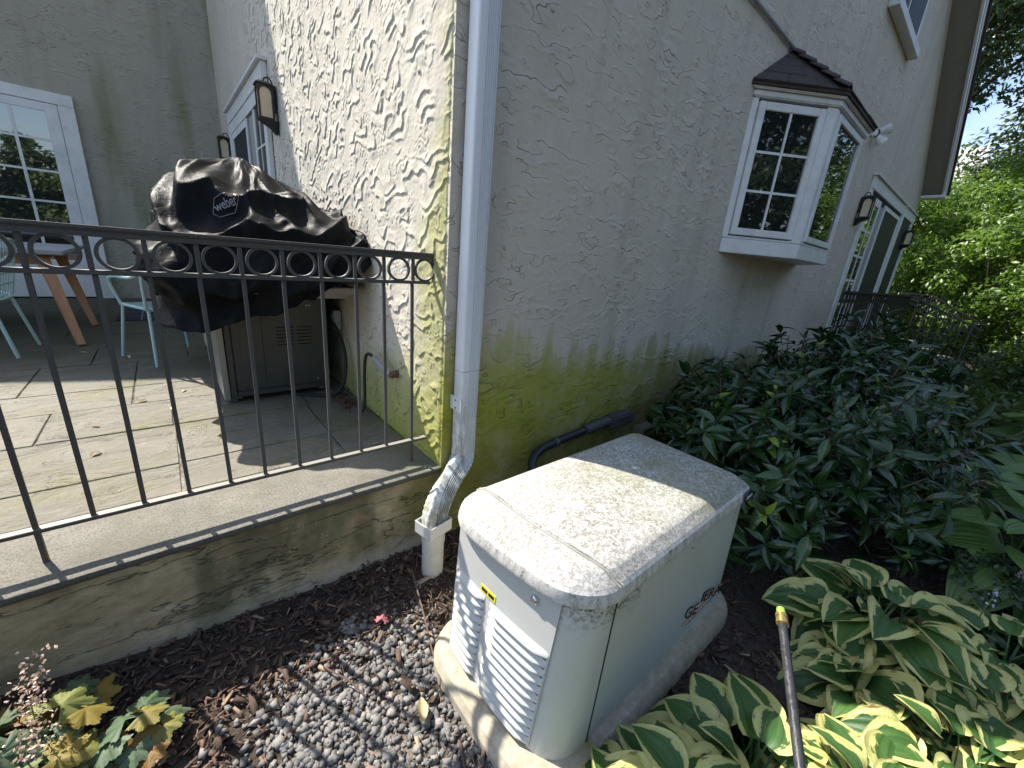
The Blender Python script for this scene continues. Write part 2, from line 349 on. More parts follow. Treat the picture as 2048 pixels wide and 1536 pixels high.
m_lantern = Mat('bronze_black_lantern', (0.016, 0.014, 0.013), 0.4)
M = m_lglass = Mat('amber_seeded_glass', (0.62, 0.52, 0.33), 0.35); M.base(M.mix(M.noise(14, 3, 0.6), (0.55, 0.46, 0.27), (0.72, 0.63, 0.45)))

# generator
def lichen(name, base, dense):
    M = Mat(name, rough=0.62, spec=0.35); v = M.co(); X = M.xyz()
    n = M.noise(120, 4, 0.75); big = M.noise(3.4, 4, 0.65); worm = M.math('ABSOLUTE', M.math('SUBTRACT', M.noise(42, 3, 0.6, dist=1.2), 0.5))
    n2 = M.noise(52, 4, 0.7, v=M.mapv(v, (1, 1, 1), (2, 3, 1)))
    den = M.math('MULTIPLY', M.ramp(big, [(0.25, 0.6), (0.6, 1.0)]), dense)
    f = M.math('MULTIPLY', M.ramp(M.math('ADD', M.math('MULTIPLY', n, 0.6), M.math('MULTIPLY', n2, 0.4)), [(0.40, 0), (0.53, 1)]), den)
    f = M.math('MULTIPLY', f, M.ramp(worm, [(0.005, 0.25), (0.035, 1.0)]))
    gr = M.ramp(M.math('ADD', X[0], M.math('MULTIPLY', big, 0.5)), [(0.25, 0), (0.7, 1)])
    col = M.mix(M.math('MULTIPLY', gr, M.ramp(M.noise(5, 3, 0.6), [(0.4, 0.2), (0.6, 1.0)])), (0.185, 0.172, 0.142), (0.145, 0.142, 0.078))
    c = M.mix(f, base, col)
    wash = M.math('MULTIPLY', gr, M.ramp(M.noise(4.5, 4, 0.6), [(0.42, 0.0), (0.62, 0.55)])); c = M.mix(wash, c, (0.22, 0.21, 0.12))
    spots = M.ramp(M.vor(5.2, v=M.mapv(v, (1, 1, 0.2), (0.37, 0.2, 0))), [(0.0, 1), (0.07, 1), (0.12, 0)])
    c = M.mix(M.math('MULTIPLY', spots, M.ramp(n2, [(0.45, 0), (0.55, 0.9)])), c, (0.7, 0.7, 0.66))
    M.base(c); M.bump(n, 0.15, 0.002); return M
m_lid = lichen('lichen_spotted_lid', (0.50, 0.50, 0.485), 1.0)
M = m_rim = Mat('lid_rim_paint', rough=0.55); X = M.xyz(); st = M.noise(1, 6, 0.75, v=M.mapv(M.co(), (42, 42, 9))); n = M.noise(170, 3, 0.7)
c = M.mix(M.math('MULTIPLY', M.ramp(st, [(0.42, 0), (0.66, 1)]), M.ramp(n, [(0.35, 0), (0.62, 1)])), (0.60, 0.585, 0.54), (0.06, 0.058, 0.045)); M.base(c); M.bump(n, 0.12, 0.002)
M = m_gen = Mat('generator_enclosure_paint', rough=0.42); X = M.xyz(); n = M.noise(220, 2, 0.6); n1 = M.noise(4, 5, 0.65)
c = M.mix(M.ramp(n, [(0.68, 0), (0.74, 0.6)]), (0.51, 0.52, 0.475), (0.12, 0.11, 0.09)); c = M.mix(M.ramp(n1, [(0.45, 0), (0.75, 0.3)]), c, (0.40, 0.39, 0.26))
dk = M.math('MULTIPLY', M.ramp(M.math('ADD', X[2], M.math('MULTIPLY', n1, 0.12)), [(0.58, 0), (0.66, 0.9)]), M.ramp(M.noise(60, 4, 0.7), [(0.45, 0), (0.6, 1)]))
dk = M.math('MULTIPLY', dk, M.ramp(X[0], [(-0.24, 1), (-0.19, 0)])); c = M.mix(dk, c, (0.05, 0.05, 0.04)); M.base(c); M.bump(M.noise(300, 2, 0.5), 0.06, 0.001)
m_gpanel = painted('generator_end_panel_paint', (0.48, 0.485, 0.46), 0.12, 0.42)
M = m_pad = Mat('composite_pad', rough=0.8); n = M.noise(30, 5, 0.7); X = M.xyz()
c = M.mix(M.ramp(n, [(0.35, 0), (0.65, 1)]), (0.30, 0.26, 0.19), (0.44, 0.39, 0.30)); c = M.mix(M.ramp(M.noise(5, 4, 0.6), [(0.5, 0), (0.7, 0.5)]), c, (0.20, 0.18, 0.10)); M.base(c); M.bump(n, 0.2, 0.003)
m_black = Mat('black_plastic', (0.018, 0.018, 0.02), 0.45); m_rubber = Mat('black_rubber', (0.02, 0.02, 0.02), 0.7)
m_chrome = Mat('chrome', (0.72, 0.72, 0.72), 0.15, 1.0); m_yellow = Mat('yellow_sticker', (0.75, 0.66, 0.03), 0.5)
m_ink = Mat('black_ink', (0.015, 0.015, 0.018), 0.5); m_orange = Mat('orange_ink', (0.55, 0.20, 0.10), 0.5); m_badgew = Mat('badge_white', (0.62, 0.62, 0.62), 0.4)
m_conduit = painted('grey_conduit', (0.065, 0.068, 0.068), 0.5, 0.55, (0.05, 0.05, 0.035), 12); m_conduit_dark = painted('dark_conduit', (0.018, 0.021, 0.026), 0.2, 0.45)
m_galv = painted('galvanised_pipe', (0.30, 0.31, 0.32), 0.4, 0.5, (0.16, 0.13, 0.10), 20); m_rust = painted('rusty_fitting', (0.16, 0.085, 0.05), 0.5, 0.8, (0.06, 0.035, 0.02), 25)

# grill, furniture
M = m_steel = Mat('painted_steel_panel', rough=0.42, metal=0.25); n = M.noise(5, 4, 0.6); M.base(M.mix(n, (0.055, 0.055, 0.054), (0.082, 0.082, 0.08))); M.bump(M.noise(160, 2, 0.6), 0.05, 0.001)
m_steel_lt = painted('brushed_steel', (0.30, 0.30, 0.28), 0.3, 0.35); m_steel_lt.b.inputs['Metallic'].default_value = 0.4
m_shelf = painted('shelf_underside', (0.30, 0.285, 0.25), 0.25, 0.5)
M = m_cover = Mat('black_vinyl_cover', (0.016, 0.017, 0.019), 0.5, 0, 0.045); n = M.noise(60, 4, 0.7); M.rough(M.ramp(M.noise(6, 4, 0.6), [(0.3, 0.40), (0.7, 0.55)])); M.base(M.mix(M.ramp(M.noise(9, 5, 0.7), [(0.45, 0), (0.8, 0.6)]), (0.007, 0.0075, 0.009), (0.017, 0.018, 0.020)))
M.bump(M.math('ADD', M.math('MULTIPLY', M.noise(13, 4, 0.5, dist=0.8), 0.8), M.math('MULTIPLY', n, 0.12)), 0.42, 0.02)
m_print = Mat('grey_print', (0.17, 0.17, 0.175), 0.5); m_printred = Mat('red_print', (0.45, 0.06, 0.06), 0.5)
M = m_wood = Mat('acacia_wood', rough=0.5); n = M.noise(1, 5, 0.6, v=M.mapv(M.co(), (30, 30, 2.2)), dist=0.6); M.base(M.mix(n, (0.26, 0.115, 0.045), (0.47, 0.255, 0.115))); M.bump(n, 0.15, 0.002)
m_table = painted('grey_concrete_tabletop', (0.33, 0.34, 0.35), 0.3, 0.6); m_mint = painted('mint_powder_coat', (0.40, 0.56, 0.54), 0.12, 0.42)
M = m_rug = Mat('dark_plaid_mat', rough=0.95); v = M.co(); X = M.xyz()
lx = M.ramp(M.math('FRACT', M.math('MULTIPLY', X[0], 4.0)), [(0.0, 1), (0.04, 1), (0.05, 0)], 'CONSTANT'); ly = M.ramp(M.math('FRACT', M.math('MULTIPLY', X[1], 3.2)), [(0.0, 1), (0.04, 1), (0.05, 0)], 'CONSTANT')
M.base(M.mix(M.math('MULTIPLY', M.math('MAXIMUM', lx, ly), 0.6), (0.018, 0.022, 0.028), (0.30, 0.33, 0.36))); M.bump(M.noise(160, 2, 0.6), 0.5, 0.004)
m_plug = painted('grey_plastic_box', (0.42, 0.46, 0.48), 0.2, 0.5)

# roof
M = m_shingle = Mat('brown_shingle', rough=0.9); n = M.noise(260, 2, 0.6); rr = M.rand(); M.base(M.mix(n, M.mix(rr, (0.022, 0.016, 0.015), (0.045, 0.034, 0.03)), (0.085, 0.065, 0.058))); M.bump(n, 0.6, 0.004)
M = m_nroof = Mat('neighbour_shingle', rough=0.9); n = M.noise(3, 4, 0.7); M.base(M.mix(n, (0.34, 0.34, 0.35), (0.50, 0.50, 0.51)))

# ground
M = m_ground = Mat('mulch_soil', rough=0.95); v = M.co(); X = M.xyz()
n = M.noise(34, 5, 0.75, v=M.mapv(v, (1, 1, 1))); n2 = M.noise(110, 3, 0.7); sh = M.noise(24, 3, 0.6, v=M.mapv(v, (1, 3.4, 1), (0, 0, 0), (0, 0, 0.6)), dist=1.5)
c = M.mix(M.ramp(n, [(0.35, 0), (0.7, 1)]), (0.026, 0.018, 0.013), (0.09, 0.064, 0.047)); c = M.mix(M.ramp(sh, [(0.56, 0), (0.66, 0.7)]), c, (0.12, 0.08, 0.055))
# pale sandy soil breaking through in front of the generator
dx = M.math('ADD', X[0], 0.78); dy = M.math('ADD', X[1], 0.83)
r2 = M.math('ADD', M.math('MULTIPLY', dx, M.math('MULTIPLY', dx, 7.0)), M.math('MULTIPLY', dy, M.math('MULTIPLY', dy, 9.0)))
sd = M.ramp(M.math('ADD', r2, M.math('MULTIPLY', M.noise(7, 5, 0.7), 1.1)), [(0.62, 0.95), (1.0, 0.0)])
c = M.mix(sd, c, M.mix(n2, (0.20, 0.15, 0.115), (0.40, 0.32, 0.255))); M.base(c); M.bump(M.math('ADD', n, M.math('MULTIPLY', n2, 0.5)), 0.9, 0.02)
M = m_chip = Mat('bark_chip', rough=0.9); t = M.n('Attribute', attribute_name='tint').outputs['Fac']
M.base(M.ramp(t, [(0.0, (0.034, 0.023, 0.017)), (0.45, (0.10, 0.063, 0.045)), (0.75, (0.165, 0.10, 0.068)), (0.9, (0.27, 0.19, 0.125)), (1.0, (0.38, 0.31, 0.22))])); M.bump(M.noise(120, 3, 0.7), 0.4, 0.003)
M = m_stone = Mat('grey_crushed_stone', rough=0.85); t = M.n('Attribute', attribute_name='tint').outputs['Fac']; n = M.noise(150, 3, 0.7)
M.base(M.mix(M.math('MULTIPLY', n, 0.5), M.ramp(t, [(0.0, (0.075, 0.072, 0.070)), (0.6, (0.15, 0.142, 0.133)), (1.0, (0.27, 0.25, 0.225))]), (0.20, 0.195, 0.19))); M.bump(n, 0.4, 0.003)

# leaves
def leafmat(name, lo, hi, rough=0.45, trans=0.25, spec=0.5, tint=True, uvvein=False):
    M = Mat(name, rough=rough, spec=spec)
    t = M.n('Attribute', attribute_name='tint').outputs['Fac'] if tint else M.rand()
    c = M.ramp(t, [(0.0, lo), (1.0, hi)]); M.base(c)
    if trans > 0:
        tr = M.n('BsdfTranslucent'); M.put(tr.inputs[0], M.mix(0.5, c, (hi[0] * 1.5, hi[1] * 1.6, hi[2] * 0.8)))
        mx = M.n('MixShader'); mx.inputs[0].default_value = trans
        M.t.links.new(M.b.outputs[0], mx.inputs[1]); M.t.links.new(tr.outputs[0], mx.inputs[2])
        M.t.links.new(mx.outputs[0], M.t.nodes['Material Output'].inputs[0])
    return M
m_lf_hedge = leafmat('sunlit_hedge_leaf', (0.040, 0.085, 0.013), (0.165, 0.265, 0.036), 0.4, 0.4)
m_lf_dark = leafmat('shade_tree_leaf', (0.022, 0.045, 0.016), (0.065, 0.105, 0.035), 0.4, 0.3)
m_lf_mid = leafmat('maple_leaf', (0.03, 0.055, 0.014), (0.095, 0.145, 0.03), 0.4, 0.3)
m_bark = Mat('bark', (0.055, 0.042, 0.032), 0.95); m_bark.bump(m_bark.noise(20, 4, 0.7), 0.7, 0.02)
def bladed(name, lo, hi, rough, trans, vein, rib=(0.1, 0.14, 0.08), veins=7.0, spec=0.5):
    """leaf with UV: u across (0..1, 0.5 = midrib), v along"""
    M = Mat(name, rough=rough, spec=spec); U = M.xyz(M.co('UV')); rr = M.rand()
    s = M.math('ABSOLUTE', M.math('MULTIPLY_ADD', U[0], 2.0, -1.0))
    c = M.mix(rr, lo, hi); c = M.mix(M.ramp(s, [(0.0, 0.8), (0.035, 0.6), (0.09, 0.0)]), c, rib)
    c = M.mix(M.math('MULTIPLY', M.noise(30, 3, 0.6), 0.35), c, tuple(a * 0.55 for a in lo))
    M.base(c)
    tr = M.n('BsdfTranslucent'); M.put(tr.inputs[0], M.mix(0.4, c, (hi[0] * 1.6, hi[1] * 1.5, hi[2])))
    mx = M.n('MixShader'); mx.inputs[0].default_value = trans
    M.t.links.new(M.b.outputs[0], mx.inputs[1]); M.t.links.new(tr.outputs[0], mx.inputs[2]); M.t.links.new(mx.outputs[0], M.t.nodes['Material Output'].inputs[0])
    return M
m_laurel = bladed('glossy_laurel_leaf', (0.014, 0.045, 0.009), (0.043, 0.10, 0.020), 0.23, 0.10, 0, rib=(0.06, 0.10, 0.045), spec=0.6)
m_laurel_new = bladed('young_laurel_leaf', (0.22, 0.33, 0.04), (0.32, 0.43, 0.07), 0.35, 0.25, 0, rib=(0.3, 0.38, 0.12))
m_bighosta = bladed('green_hosta_leaf', (0.085, 0.165, 0.032), (0.145, 0.245, 0.058), 0.42, 0.22, 0, rib=(0.12, 0.19, 0.06))
m_fern = leafmat('astilbe_leaf', (0.018, 0.04, 0.014), (0.045, 0.085, 0.026), 0.5, 0.2)
m_box = leafmat('boxwood_leaf', (0.02, 0.045, 0.014), (0.07, 0.11, 0.03), 0.45, 0.2)
m_pink = leafmat('astilbe_flower', (0.42, 0.30, 0.36), (0.72, 0.58, 0.62), 0.7, 0.2); m_lilac = leafmat('hosta_flower', (0.30, 0.24, 0.48), (0.55, 0.48, 0.68), 0.6, 0.2)
m_dry = leafmat('dry_panicle', (0.42, 0.25, 0.22), (0.75, 0.58, 0.50), 0.7, 0.2)
m_stem = Mat('green_stem', (0.11, 0.16, 0.05), 0.5); m_twig = Mat('brown_twig', (0.11, 0.075, 0.055), 0.85)
# variegated hosta
M = m_hosta = Mat('variegated_hosta_leaf', rough=0.46, spec=0.4); U = M.xyz(M.co('UV')); rr = M.rand()
s = M.math('ABSOLUTE', M.math('MULTIPLY_ADD', U[0], 2.0, -1.0))
off = M.n('CombineXYZ'); M.put(off.inputs[2], M.math('MULTIPLY', rr, 40.0)); va = M.n('VectorMath', operation='ADD'); M.put(va.inputs[0], M.co('UV')); M.put(va.inputs[1], off.outputs[0])
nz = M.noise(1, 4, 0.7, v=M.mapv(va.outputs[0], (16, 3.0, 1))); n0 = M.noise(1, 2, 0.5, v=M.mapv(va.outputs[0], (2.2, 3.5, 1)))
e = M.math('ADD', M.math('ADD', s, M.math('MULTIPLY_ADD', nz, 0.55, -0.275)), M.math('MULTIPLY_ADD', n0, 0.7, -0.35))
e = M.math('ADD', e, M.ramp(U[1], [(0.0, 0.0), (0.75, 0.0), (1.0, 0.35)]))
e = M.math('ADD', e, M.math('MULTIPLY_ADD', rr, 0.14, -0.07))
edge = M.ramp(e, [(0.60, 0), (0.635, 1)])
g = M.mix(M.noise(1, 3, 0.6, v=M.mapv(va.outputs[0], (9, 2, 1))), (0.040, 0.105, 0.024), (0.105, 0.205, 0.045)); g = M.mix(rr, g, M.mix(0.5, g, (0.022, 0.065, 0.030)))
g = M.mix(M.ramp(M.math('FRACT', M.math('MULTIPLY', s, 7.0)), [(0.0, 0.5), (0.12, 0), (0.9, 0), (1.0, 0.5)]), g, (0.02, 0.055, 0.015))
cm = M.mix(M.noise(1, 3, 0.6, v=M.mapv(va.outputs[0], (6, 6, 1))), (0.42, 0.42, 0.105), (0.62, 0.59, 0.27))
c = M.mix(edge, g, cm)
c = M.mix(M.math('MULTIPLY', M.ramp(e, [(0.98, 0), (1.06, 0.9)]), M.ramp(M.noise(1, 3, 0.6, v=M.mapv(va.outputs[0], (9, 5, 1), (1, 7, 0))), [(0.52, 0), (0.60, 1)])), c, (0.20, 0.12, 0.04)); hole = M.ramp(M.noise(1, 4, 0.7, v=M.mapv(va.outputs[0], (7, 9, 1), (5, 1, 0))), [(0.69, 0), (0.71, 0.9)]); c = M.mix(hole, c, (0.05, 0.035, 0.015)); M.base(c)
tr = M.n('BsdfTranslucent'); M.put(tr.inputs[0], M.mix(0.4, c, (0.3, 0.42, 0.06))); mx = M.n('MixShader'); mx.inputs[0].default_value = 0.22
M.t.links.new(M.b.outputs[0], mx.inputs[1]); M.t.links.new(tr.outputs[0], mx.inputs[2]); M.t.links.new(mx.outputs[0], M.t.nodes['Material Output'].inputs[0])
cross = M.noise(1, 3, 0.6, v=M.mapv(va.outputs[0], (22, 30, 1))); M.bump(cross, 0.25, 0.004)
# coral bells
M = m_heu = Mat('coral_bells_leaf', rough=0.55, spec=0.3); U = M.xyz(M.co('UV')); rr = M.rand(); n = M.noise(30, 4, 0.6)
c = M.ramp(rr, [(0.0, (0.07, 0.12, 0.06)), (0.5, (0.17, 0.23, 0.135)), (0.72, (0.22, 0.25, 0.07)), (0.86, (0.30, 0.20, 0.03)), (1.0, (0.24, 0.12, 0.03))])
an = M.math('ABSOLUTE', M.math('SINE', M.math('MULTIPLY', M.math('ARCTAN2', M.math('SUBTRACT', U[1], 0.0), M.math('SUBTRACT', U[0], 0.5)), 4.0)))
c = M.mix(M.ramp(an, [(0.0, 0.5), (0.12, 0)]), c, (0.20, 0.23, 0.16)); c = M.mix(M.math('MULTIPLY', n, 0.4), c, (0.03, 0.05, 0.02)); M.base(c); M.bump(n, 0.5, 0.006)
tr = M.n('BsdfTranslucent'); M.put(tr.inputs[0], c); mx = M.n('MixShader'); mx.inputs[0].default_value = 0.25
M.t.links.new(M.b.outputs[0], mx.inputs[1]); M.t.links.new(tr.outputs[0], mx.inputs[2]); M.t.links.new(mx.outputs[0], M.t.nodes['Material Output'].inputs[0])
m_dryleaf = leafmat('dry_leaf', (0.20, 0.12, 0.07), (0.62, 0.52, 0.30), 0.7, 0.15, tint=False); m_pinkleaf = Mat('pink_leaf', (0.30, 0.085, 0.105), 0.6)
m_wand = Mat('black_wand_tube', (0.045, 0.046, 0.049), 0.34, 0.4); m_brass = Mat('brass', (0.62, 0.44, 0.16), 0.28, 0.9); m_green = Mat('green_nozzle', (0.22, 0.42, 0.06), 0.35)
m_wand.rough(m_wand.ramp(m_wand.noise(90, 3, 0.7), [(0.45, 0.25), (0.62, 0.6)]))

# ------------------------------------------------------------------ ground
xs = np.unique(np.concatenate([np.linspace(-150, -4, 18), np.linspace(-4, 5, 110), np.linspace(5, 150, 24)]))
ys = np.unique(np.concatenate([np.linspace(-150, -4, 18), np.linspace(-4, 0.5, 60), np.linspace(0.5, 150, 20)]))
gx, gy = np.meshgrid(xs, ys)
def ground_z(x, y):
    near = np.exp(-((x - 0.5) / 6) ** 2 - ((y + 1) / 5) ** 2)
    return near * (0.022 * fbm(x * 2.1, y * 2.1, 4, 2)) + 0.10 * np.clip((-x - 0.6) / 1.2, 0, 1) * np.clip((y + 1.4) / 1.4, 0, 1) * (y < 0.6) + 0.03 * np.clip((x - 1) / 2, 0, 1)
gz = ground_z(gx, gy)
link('ground', np_mesh('ground', np.stack([gx, gy, gz], -1).reshape(-1, 3), grid_faces(len(ys), len(xs)), m_ground, True), kind='structure')

def rect_wall(name, mat, pts, off, parent):
    return MB().prism(pts, off).build(name, mat, parent)

# ------------------------------------------------------------------ house
house = thing('house', 'beige trowelled stucco house with white windows and green algae along its foot', 'house', (0, 0.3, 0))
hm = Matrix.Translation((0, 0.3, 0))
def hb(mb, name, mat, parent=house, **k):
    """builds a house part given in world coordinates"""
    o = mb.build(name, mat, None, **k); o.parent = parent
    o.matrix_parent_inverse = parent.matrix_world.inverted() if parent is not house else hm.inverted()
    return o
# gable wall over the garden (faces -y)
o = MB().prism([(0.0, 0, -0.3), (11.28, 0, -0.3), (11.28, 0, 3.41), (4.6, 0, 7.80), (0.0, 0, 4.9)], (0, 0.25, 0))
wall_g = hb(o, 'wall', m_wall_g)
wall_g['label'] = 'shaded garden wall with a band of yellow green algae along its foot'
# sunlit wall (faces -x): real trowel relief near the camera, plain slab further up and behind
def stucco_h(a, b):
    wx = a + 0.045 * perlin(a * 9, b * 9, 5); wz = b + 0.045 * perlin(a * 9, b * 9, 6)
    n = perlin(wx * 6.5, wz * 8.2, 1) + 0.34 * perlin(wx * 15, wz * 18, 2)
    f = np.mod(n * 1.75 - 8.6 * b - 1.8 * a + 90.0, 1.0)
    saw = np.where(f < 0.92, (f / 0.92) ** 1.8, (1 - f) / 0.08)
    m = np.clip((perlin(a * 5.4, b * 6.4, 9) + 0.17) / 0.2, 0, 1)
    n2 = perlin(wx * 19 + 7, wz * 25, 4); f2 = np.mod(n2 * 1.7 - 18 * b - 4 * a + 90.0, 1.0); saw2 = np.where(f2 < 0.9, (f2 / 0.9) ** 1.3, (1 - f2) / 0.1)
    m2 = np.clip((perlin(a * 7 + 3, b * 8, 12) + 0.05) / 0.2, 0, 1)
    stucco_h.dirt = np.clip(np.exp(-((f - 0.955) / 0.035) ** 2) * m + 0.7 * np.exp(-((f2 - 0.95) / 0.05) ** 2) * m2 * (1 - 0.5 * m), 0, 1)  # ledge shadow, with some grime, painted into the colour along each drop
    return 0.0060 * saw * m + 0.0032 * saw2 * m2 * (1 - 0.5 * m) + 0.0012 * perlin(a * 55, b * 55, 7) + 0.0007 * perlin(a * 110, b * 110, 8)
na, nb = 760, 620
A = np.linspace(0.002, 4.0, na); Bz = np.linspace(0.36, 3.7, nb); ga, gb = np.meshgrid(A, Bz)
hh = stucco_h(ga, gb)
rnd_edge = 0.022 * np.clip(1 - ga / 0.028, 0, 1) ** 2
V = np.stack([-(0.002 + hh) + rnd_edge, ga, gb], -1).reshape(-1, 3)
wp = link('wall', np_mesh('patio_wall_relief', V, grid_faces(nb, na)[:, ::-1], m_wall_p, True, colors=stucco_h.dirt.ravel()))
wp.parent = house; wp.matrix_parent_inverse = hm.inverted(); wp['label'] = 'sunlit patio wall with raking trowel marks'
slab = MB().box(0.0, 0.25, 0.25, 7.0, -0.3, 8.0)
hb(slab, 'wall', m_wall)
# back wall (faces -y), its unseen rake is shaped to throw the shadow line over the patio
bw = MB().prism([(-7.0, 6.8, -0.3), (0.0, 6.8, -0.3), (0, 6.8, 9.4), (-1.48, 6.8, 8.0), (-1.73, 6.8, 7.43), (-2.72, 6.8, 6.3), (-3.63, 6.8, 5.84), (-7.0, 6.8, 4.0)], (0, 0.25, 0))
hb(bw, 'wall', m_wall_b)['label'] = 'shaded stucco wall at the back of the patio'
# rake of the garden gable: soffit, fascia, drip edge, roof deck
ex, ez = 11.27, 3.42; gx0, gz0 = 4.6, 7.80
dirr = Vector((gx0 - ex, 0, gz0 - ez)).normalized(); nrm = Vector((-dirr.z, 0, dirr.x)); nrm = nrm if nrm.z > 0 else -nrm
def rk(t, y, h): p = Vector((ex, y, ez)) + dirr * t + nrm * h; return p
Lr = (Vector((gx0 - ex, 0, gz0 - ez))).length
def rake(y0, y1, h0, h1, t0=-0.12, t1=Lr):
    return MB().loops([[rk(t, y0, h0), rk(t, y1, h0), rk(t, y1, h1), rk(t, y0, h1)] for t in (t0, t1)])
hb(rake(-0.30, -0.003, 0.0, 0.03), 'soffit', m_soffit, bevel=0.0)
hb(rake(-0.335, -0.302, -0.035, 0.15), 'fascia', m_fascia, bevel=0.004)
hb(rake(-0.345, -0.337, 0.06, 0.17), 'drip_edge', m_white)
hb(rake(-0.38, 0.27, 0.172, 0.21, -0.2), 'roof', m_shingle)
rt2 = MB().loops([[Vector((4.6, y, 7.83)), Vector((-0.1, y, 4.95)), Vector((-0.1, y, 5.0)), Vector((4.6, y, 7.9))] for y in (-0.1, 0.27)])
hb(rt2, 'roof', m_shingle)
hb(MB().box(11.14, 11.46, -0.36, -0.004, 3.36, 3.41), 'soffit_return', m_white, bevel=0.004)

# ---- garden window on the upper floor
uw = hb(MB().box(5.30, 6.60, -0.05, -0.003, 4.42, 6.4), 'window', m_white, bevel=0.006)
hb(MB().box(5.36, 5.76, -0.056, -0.052, 4.50, 6.3).box(5.84, 6.50, -0.056, -0.052, 4.50, 6.3), 'pane', m_screen, uw)
hb(MB().box(5.2, 6.70, -0.10, -0.003, 4.32, 4.415), 'sill', m_trim_dirty, uw, bevel=0.006)

# ---- bay window
bayP = [(2.60, -0.003), (3.17, -0.41), (4.10, -0.41), (4.67, -0.003)]
zb, zt = 1.69, 2.80
bay = hb(MB().prism([(x, y, zb) for x, y in bayP], (0, 0, 0.115)), 'bay_window', m_white, bevel=0.004)
bay['label'] = 'white bay window with a brown shingled cap'
cshr = [(2.66, -0.003), (3.20, -0.36), (4.07, -0.36), (4.61, -0.003)]
hb(MB().prism([(x, y, zb + 0.117) for x, y in cshr], (0, 0, zt - zb - 0.12)), 'core', m_gap, bay)
hb(MB().prism([(x, y, zt + 0.002) for x, y in [(2.575, -0.003), (3.16, -0.43), (4.11, -0.43), (4.695, -0.003)]], (0, 0, 0.045)), 'head_board', m_trim_dirty, bay, bevel=0.008)
hb(MB().prism([(x, y, zt + 0.049) for x, y in [(2.545, -0.003), (3.145, -0.45), (4.125, -0.45), (4.715, -0.003)]], (0, 0, 0.02)), 'head_board', m_trim_dirty, bay, bevel=0.006)
def wpanel(p, q, fr=0.05, mull=0.02, grid=None, post0=0.03, post1=0.03, sash=True):
    """a glazed bay panel between plan points p and q: posts, sash frame, pane, muntins"""
    p = Vector((*p, 0)); q = Vector((*q, 0)); d = (q - p); L = d.length; d.normalize(); nn = Vector((d.y, -d.x, 0))  # outwards
    z0, z1 = zb + 0.118, zt
    def bx(a0, a1, zz0, zz1, o0, o1): return MB().obox(p + d * a0 + nn * o0 + Vector((0, 0, zz0)), d * (a1 - a0), nn * (o1 - o0), Vector((0, 0, zz1 - zz0)))
    hb(bx(0, post0, z0, z1, -0.07, 0.0), 'post', m_white, bay, bevel=0.003); hb(bx(L - post1, L, z0, z1, -0.07, 0.0), 'post', m_white, bay, bevel=0.003)
    a0, a1 = post0 + 0.008, L - post1 - 0.008
    zz0, zz1 = z0 + 0.025, z1 - 0.02
    hb(bx(post0 + 0.001, L - post1 - 0.001, z0, z0 + 0.016, -0.06, -0.004), 'sill', m_white, bay)
    f = MB()
    for b in ((a0, a0 + fr, zz0, zz1), (a1 - fr, a1, zz0, zz1)): f.v, f.f = f.v, f.f; f.obox(p + d * b[0] + nn * -0.05 + Vector((0, 0, b[2])), d * (b[1] - b[0]), nn * 0.062, Vector((0, 0, b[3] - b[2])))
    for b in ((a0 + fr, a1 - fr, zz0, zz0 + fr), (a0 + fr, a1 - fr, zz1 - fr, zz1)): f.obox(p + d * b[0] + nn * -0.05 + Vector((0, 0, b[2])), d * (b[1] - b[0]), nn * 0.0605, Vector((0, 0, b[3] - b[2])))
    hb(f, 'sash', m_white, bay, bevel=0.004)
    hb(bx(a0 + fr - 0.004, a1 - fr + 0.004, zz0 + fr - 0.004, zz1 - fr + 0.004, -0.016, -0.008), 'pane', m_glass, bay)
    if grid:
        m = grid; w = 0.009
        for k in range(1, m[0]):
            x = a0 + fr + (a1 - a0 - 2 * fr) * k / m[0]; hb(bx(x - w, x + w, zz0 + fr, zz1 - fr, -0.007, 0.001), 'muntin', m_white, bay)
        for k in range(1, m[1]):
            z = zz0 + fr + (zz1 - zz0 - 2 * fr) * k / m[1]; hb(bx(a0 + fr, a1 - fr, z - w, z + w, -0.0075, 0.0005), 'muntin', m_white, bay)
wpanel(bayP[0], bayP[1], 0.055, grid=(2, 3), post0=0.05, post1=0.085)
wpanel(bayP[1], bayP[2], 0.05, grid=None, post0=0.06, post1=0.05)
wpanel(bayP[2], bayP[3], 0.055, grid=(2, 3), post0=0.05, post1=0.05)
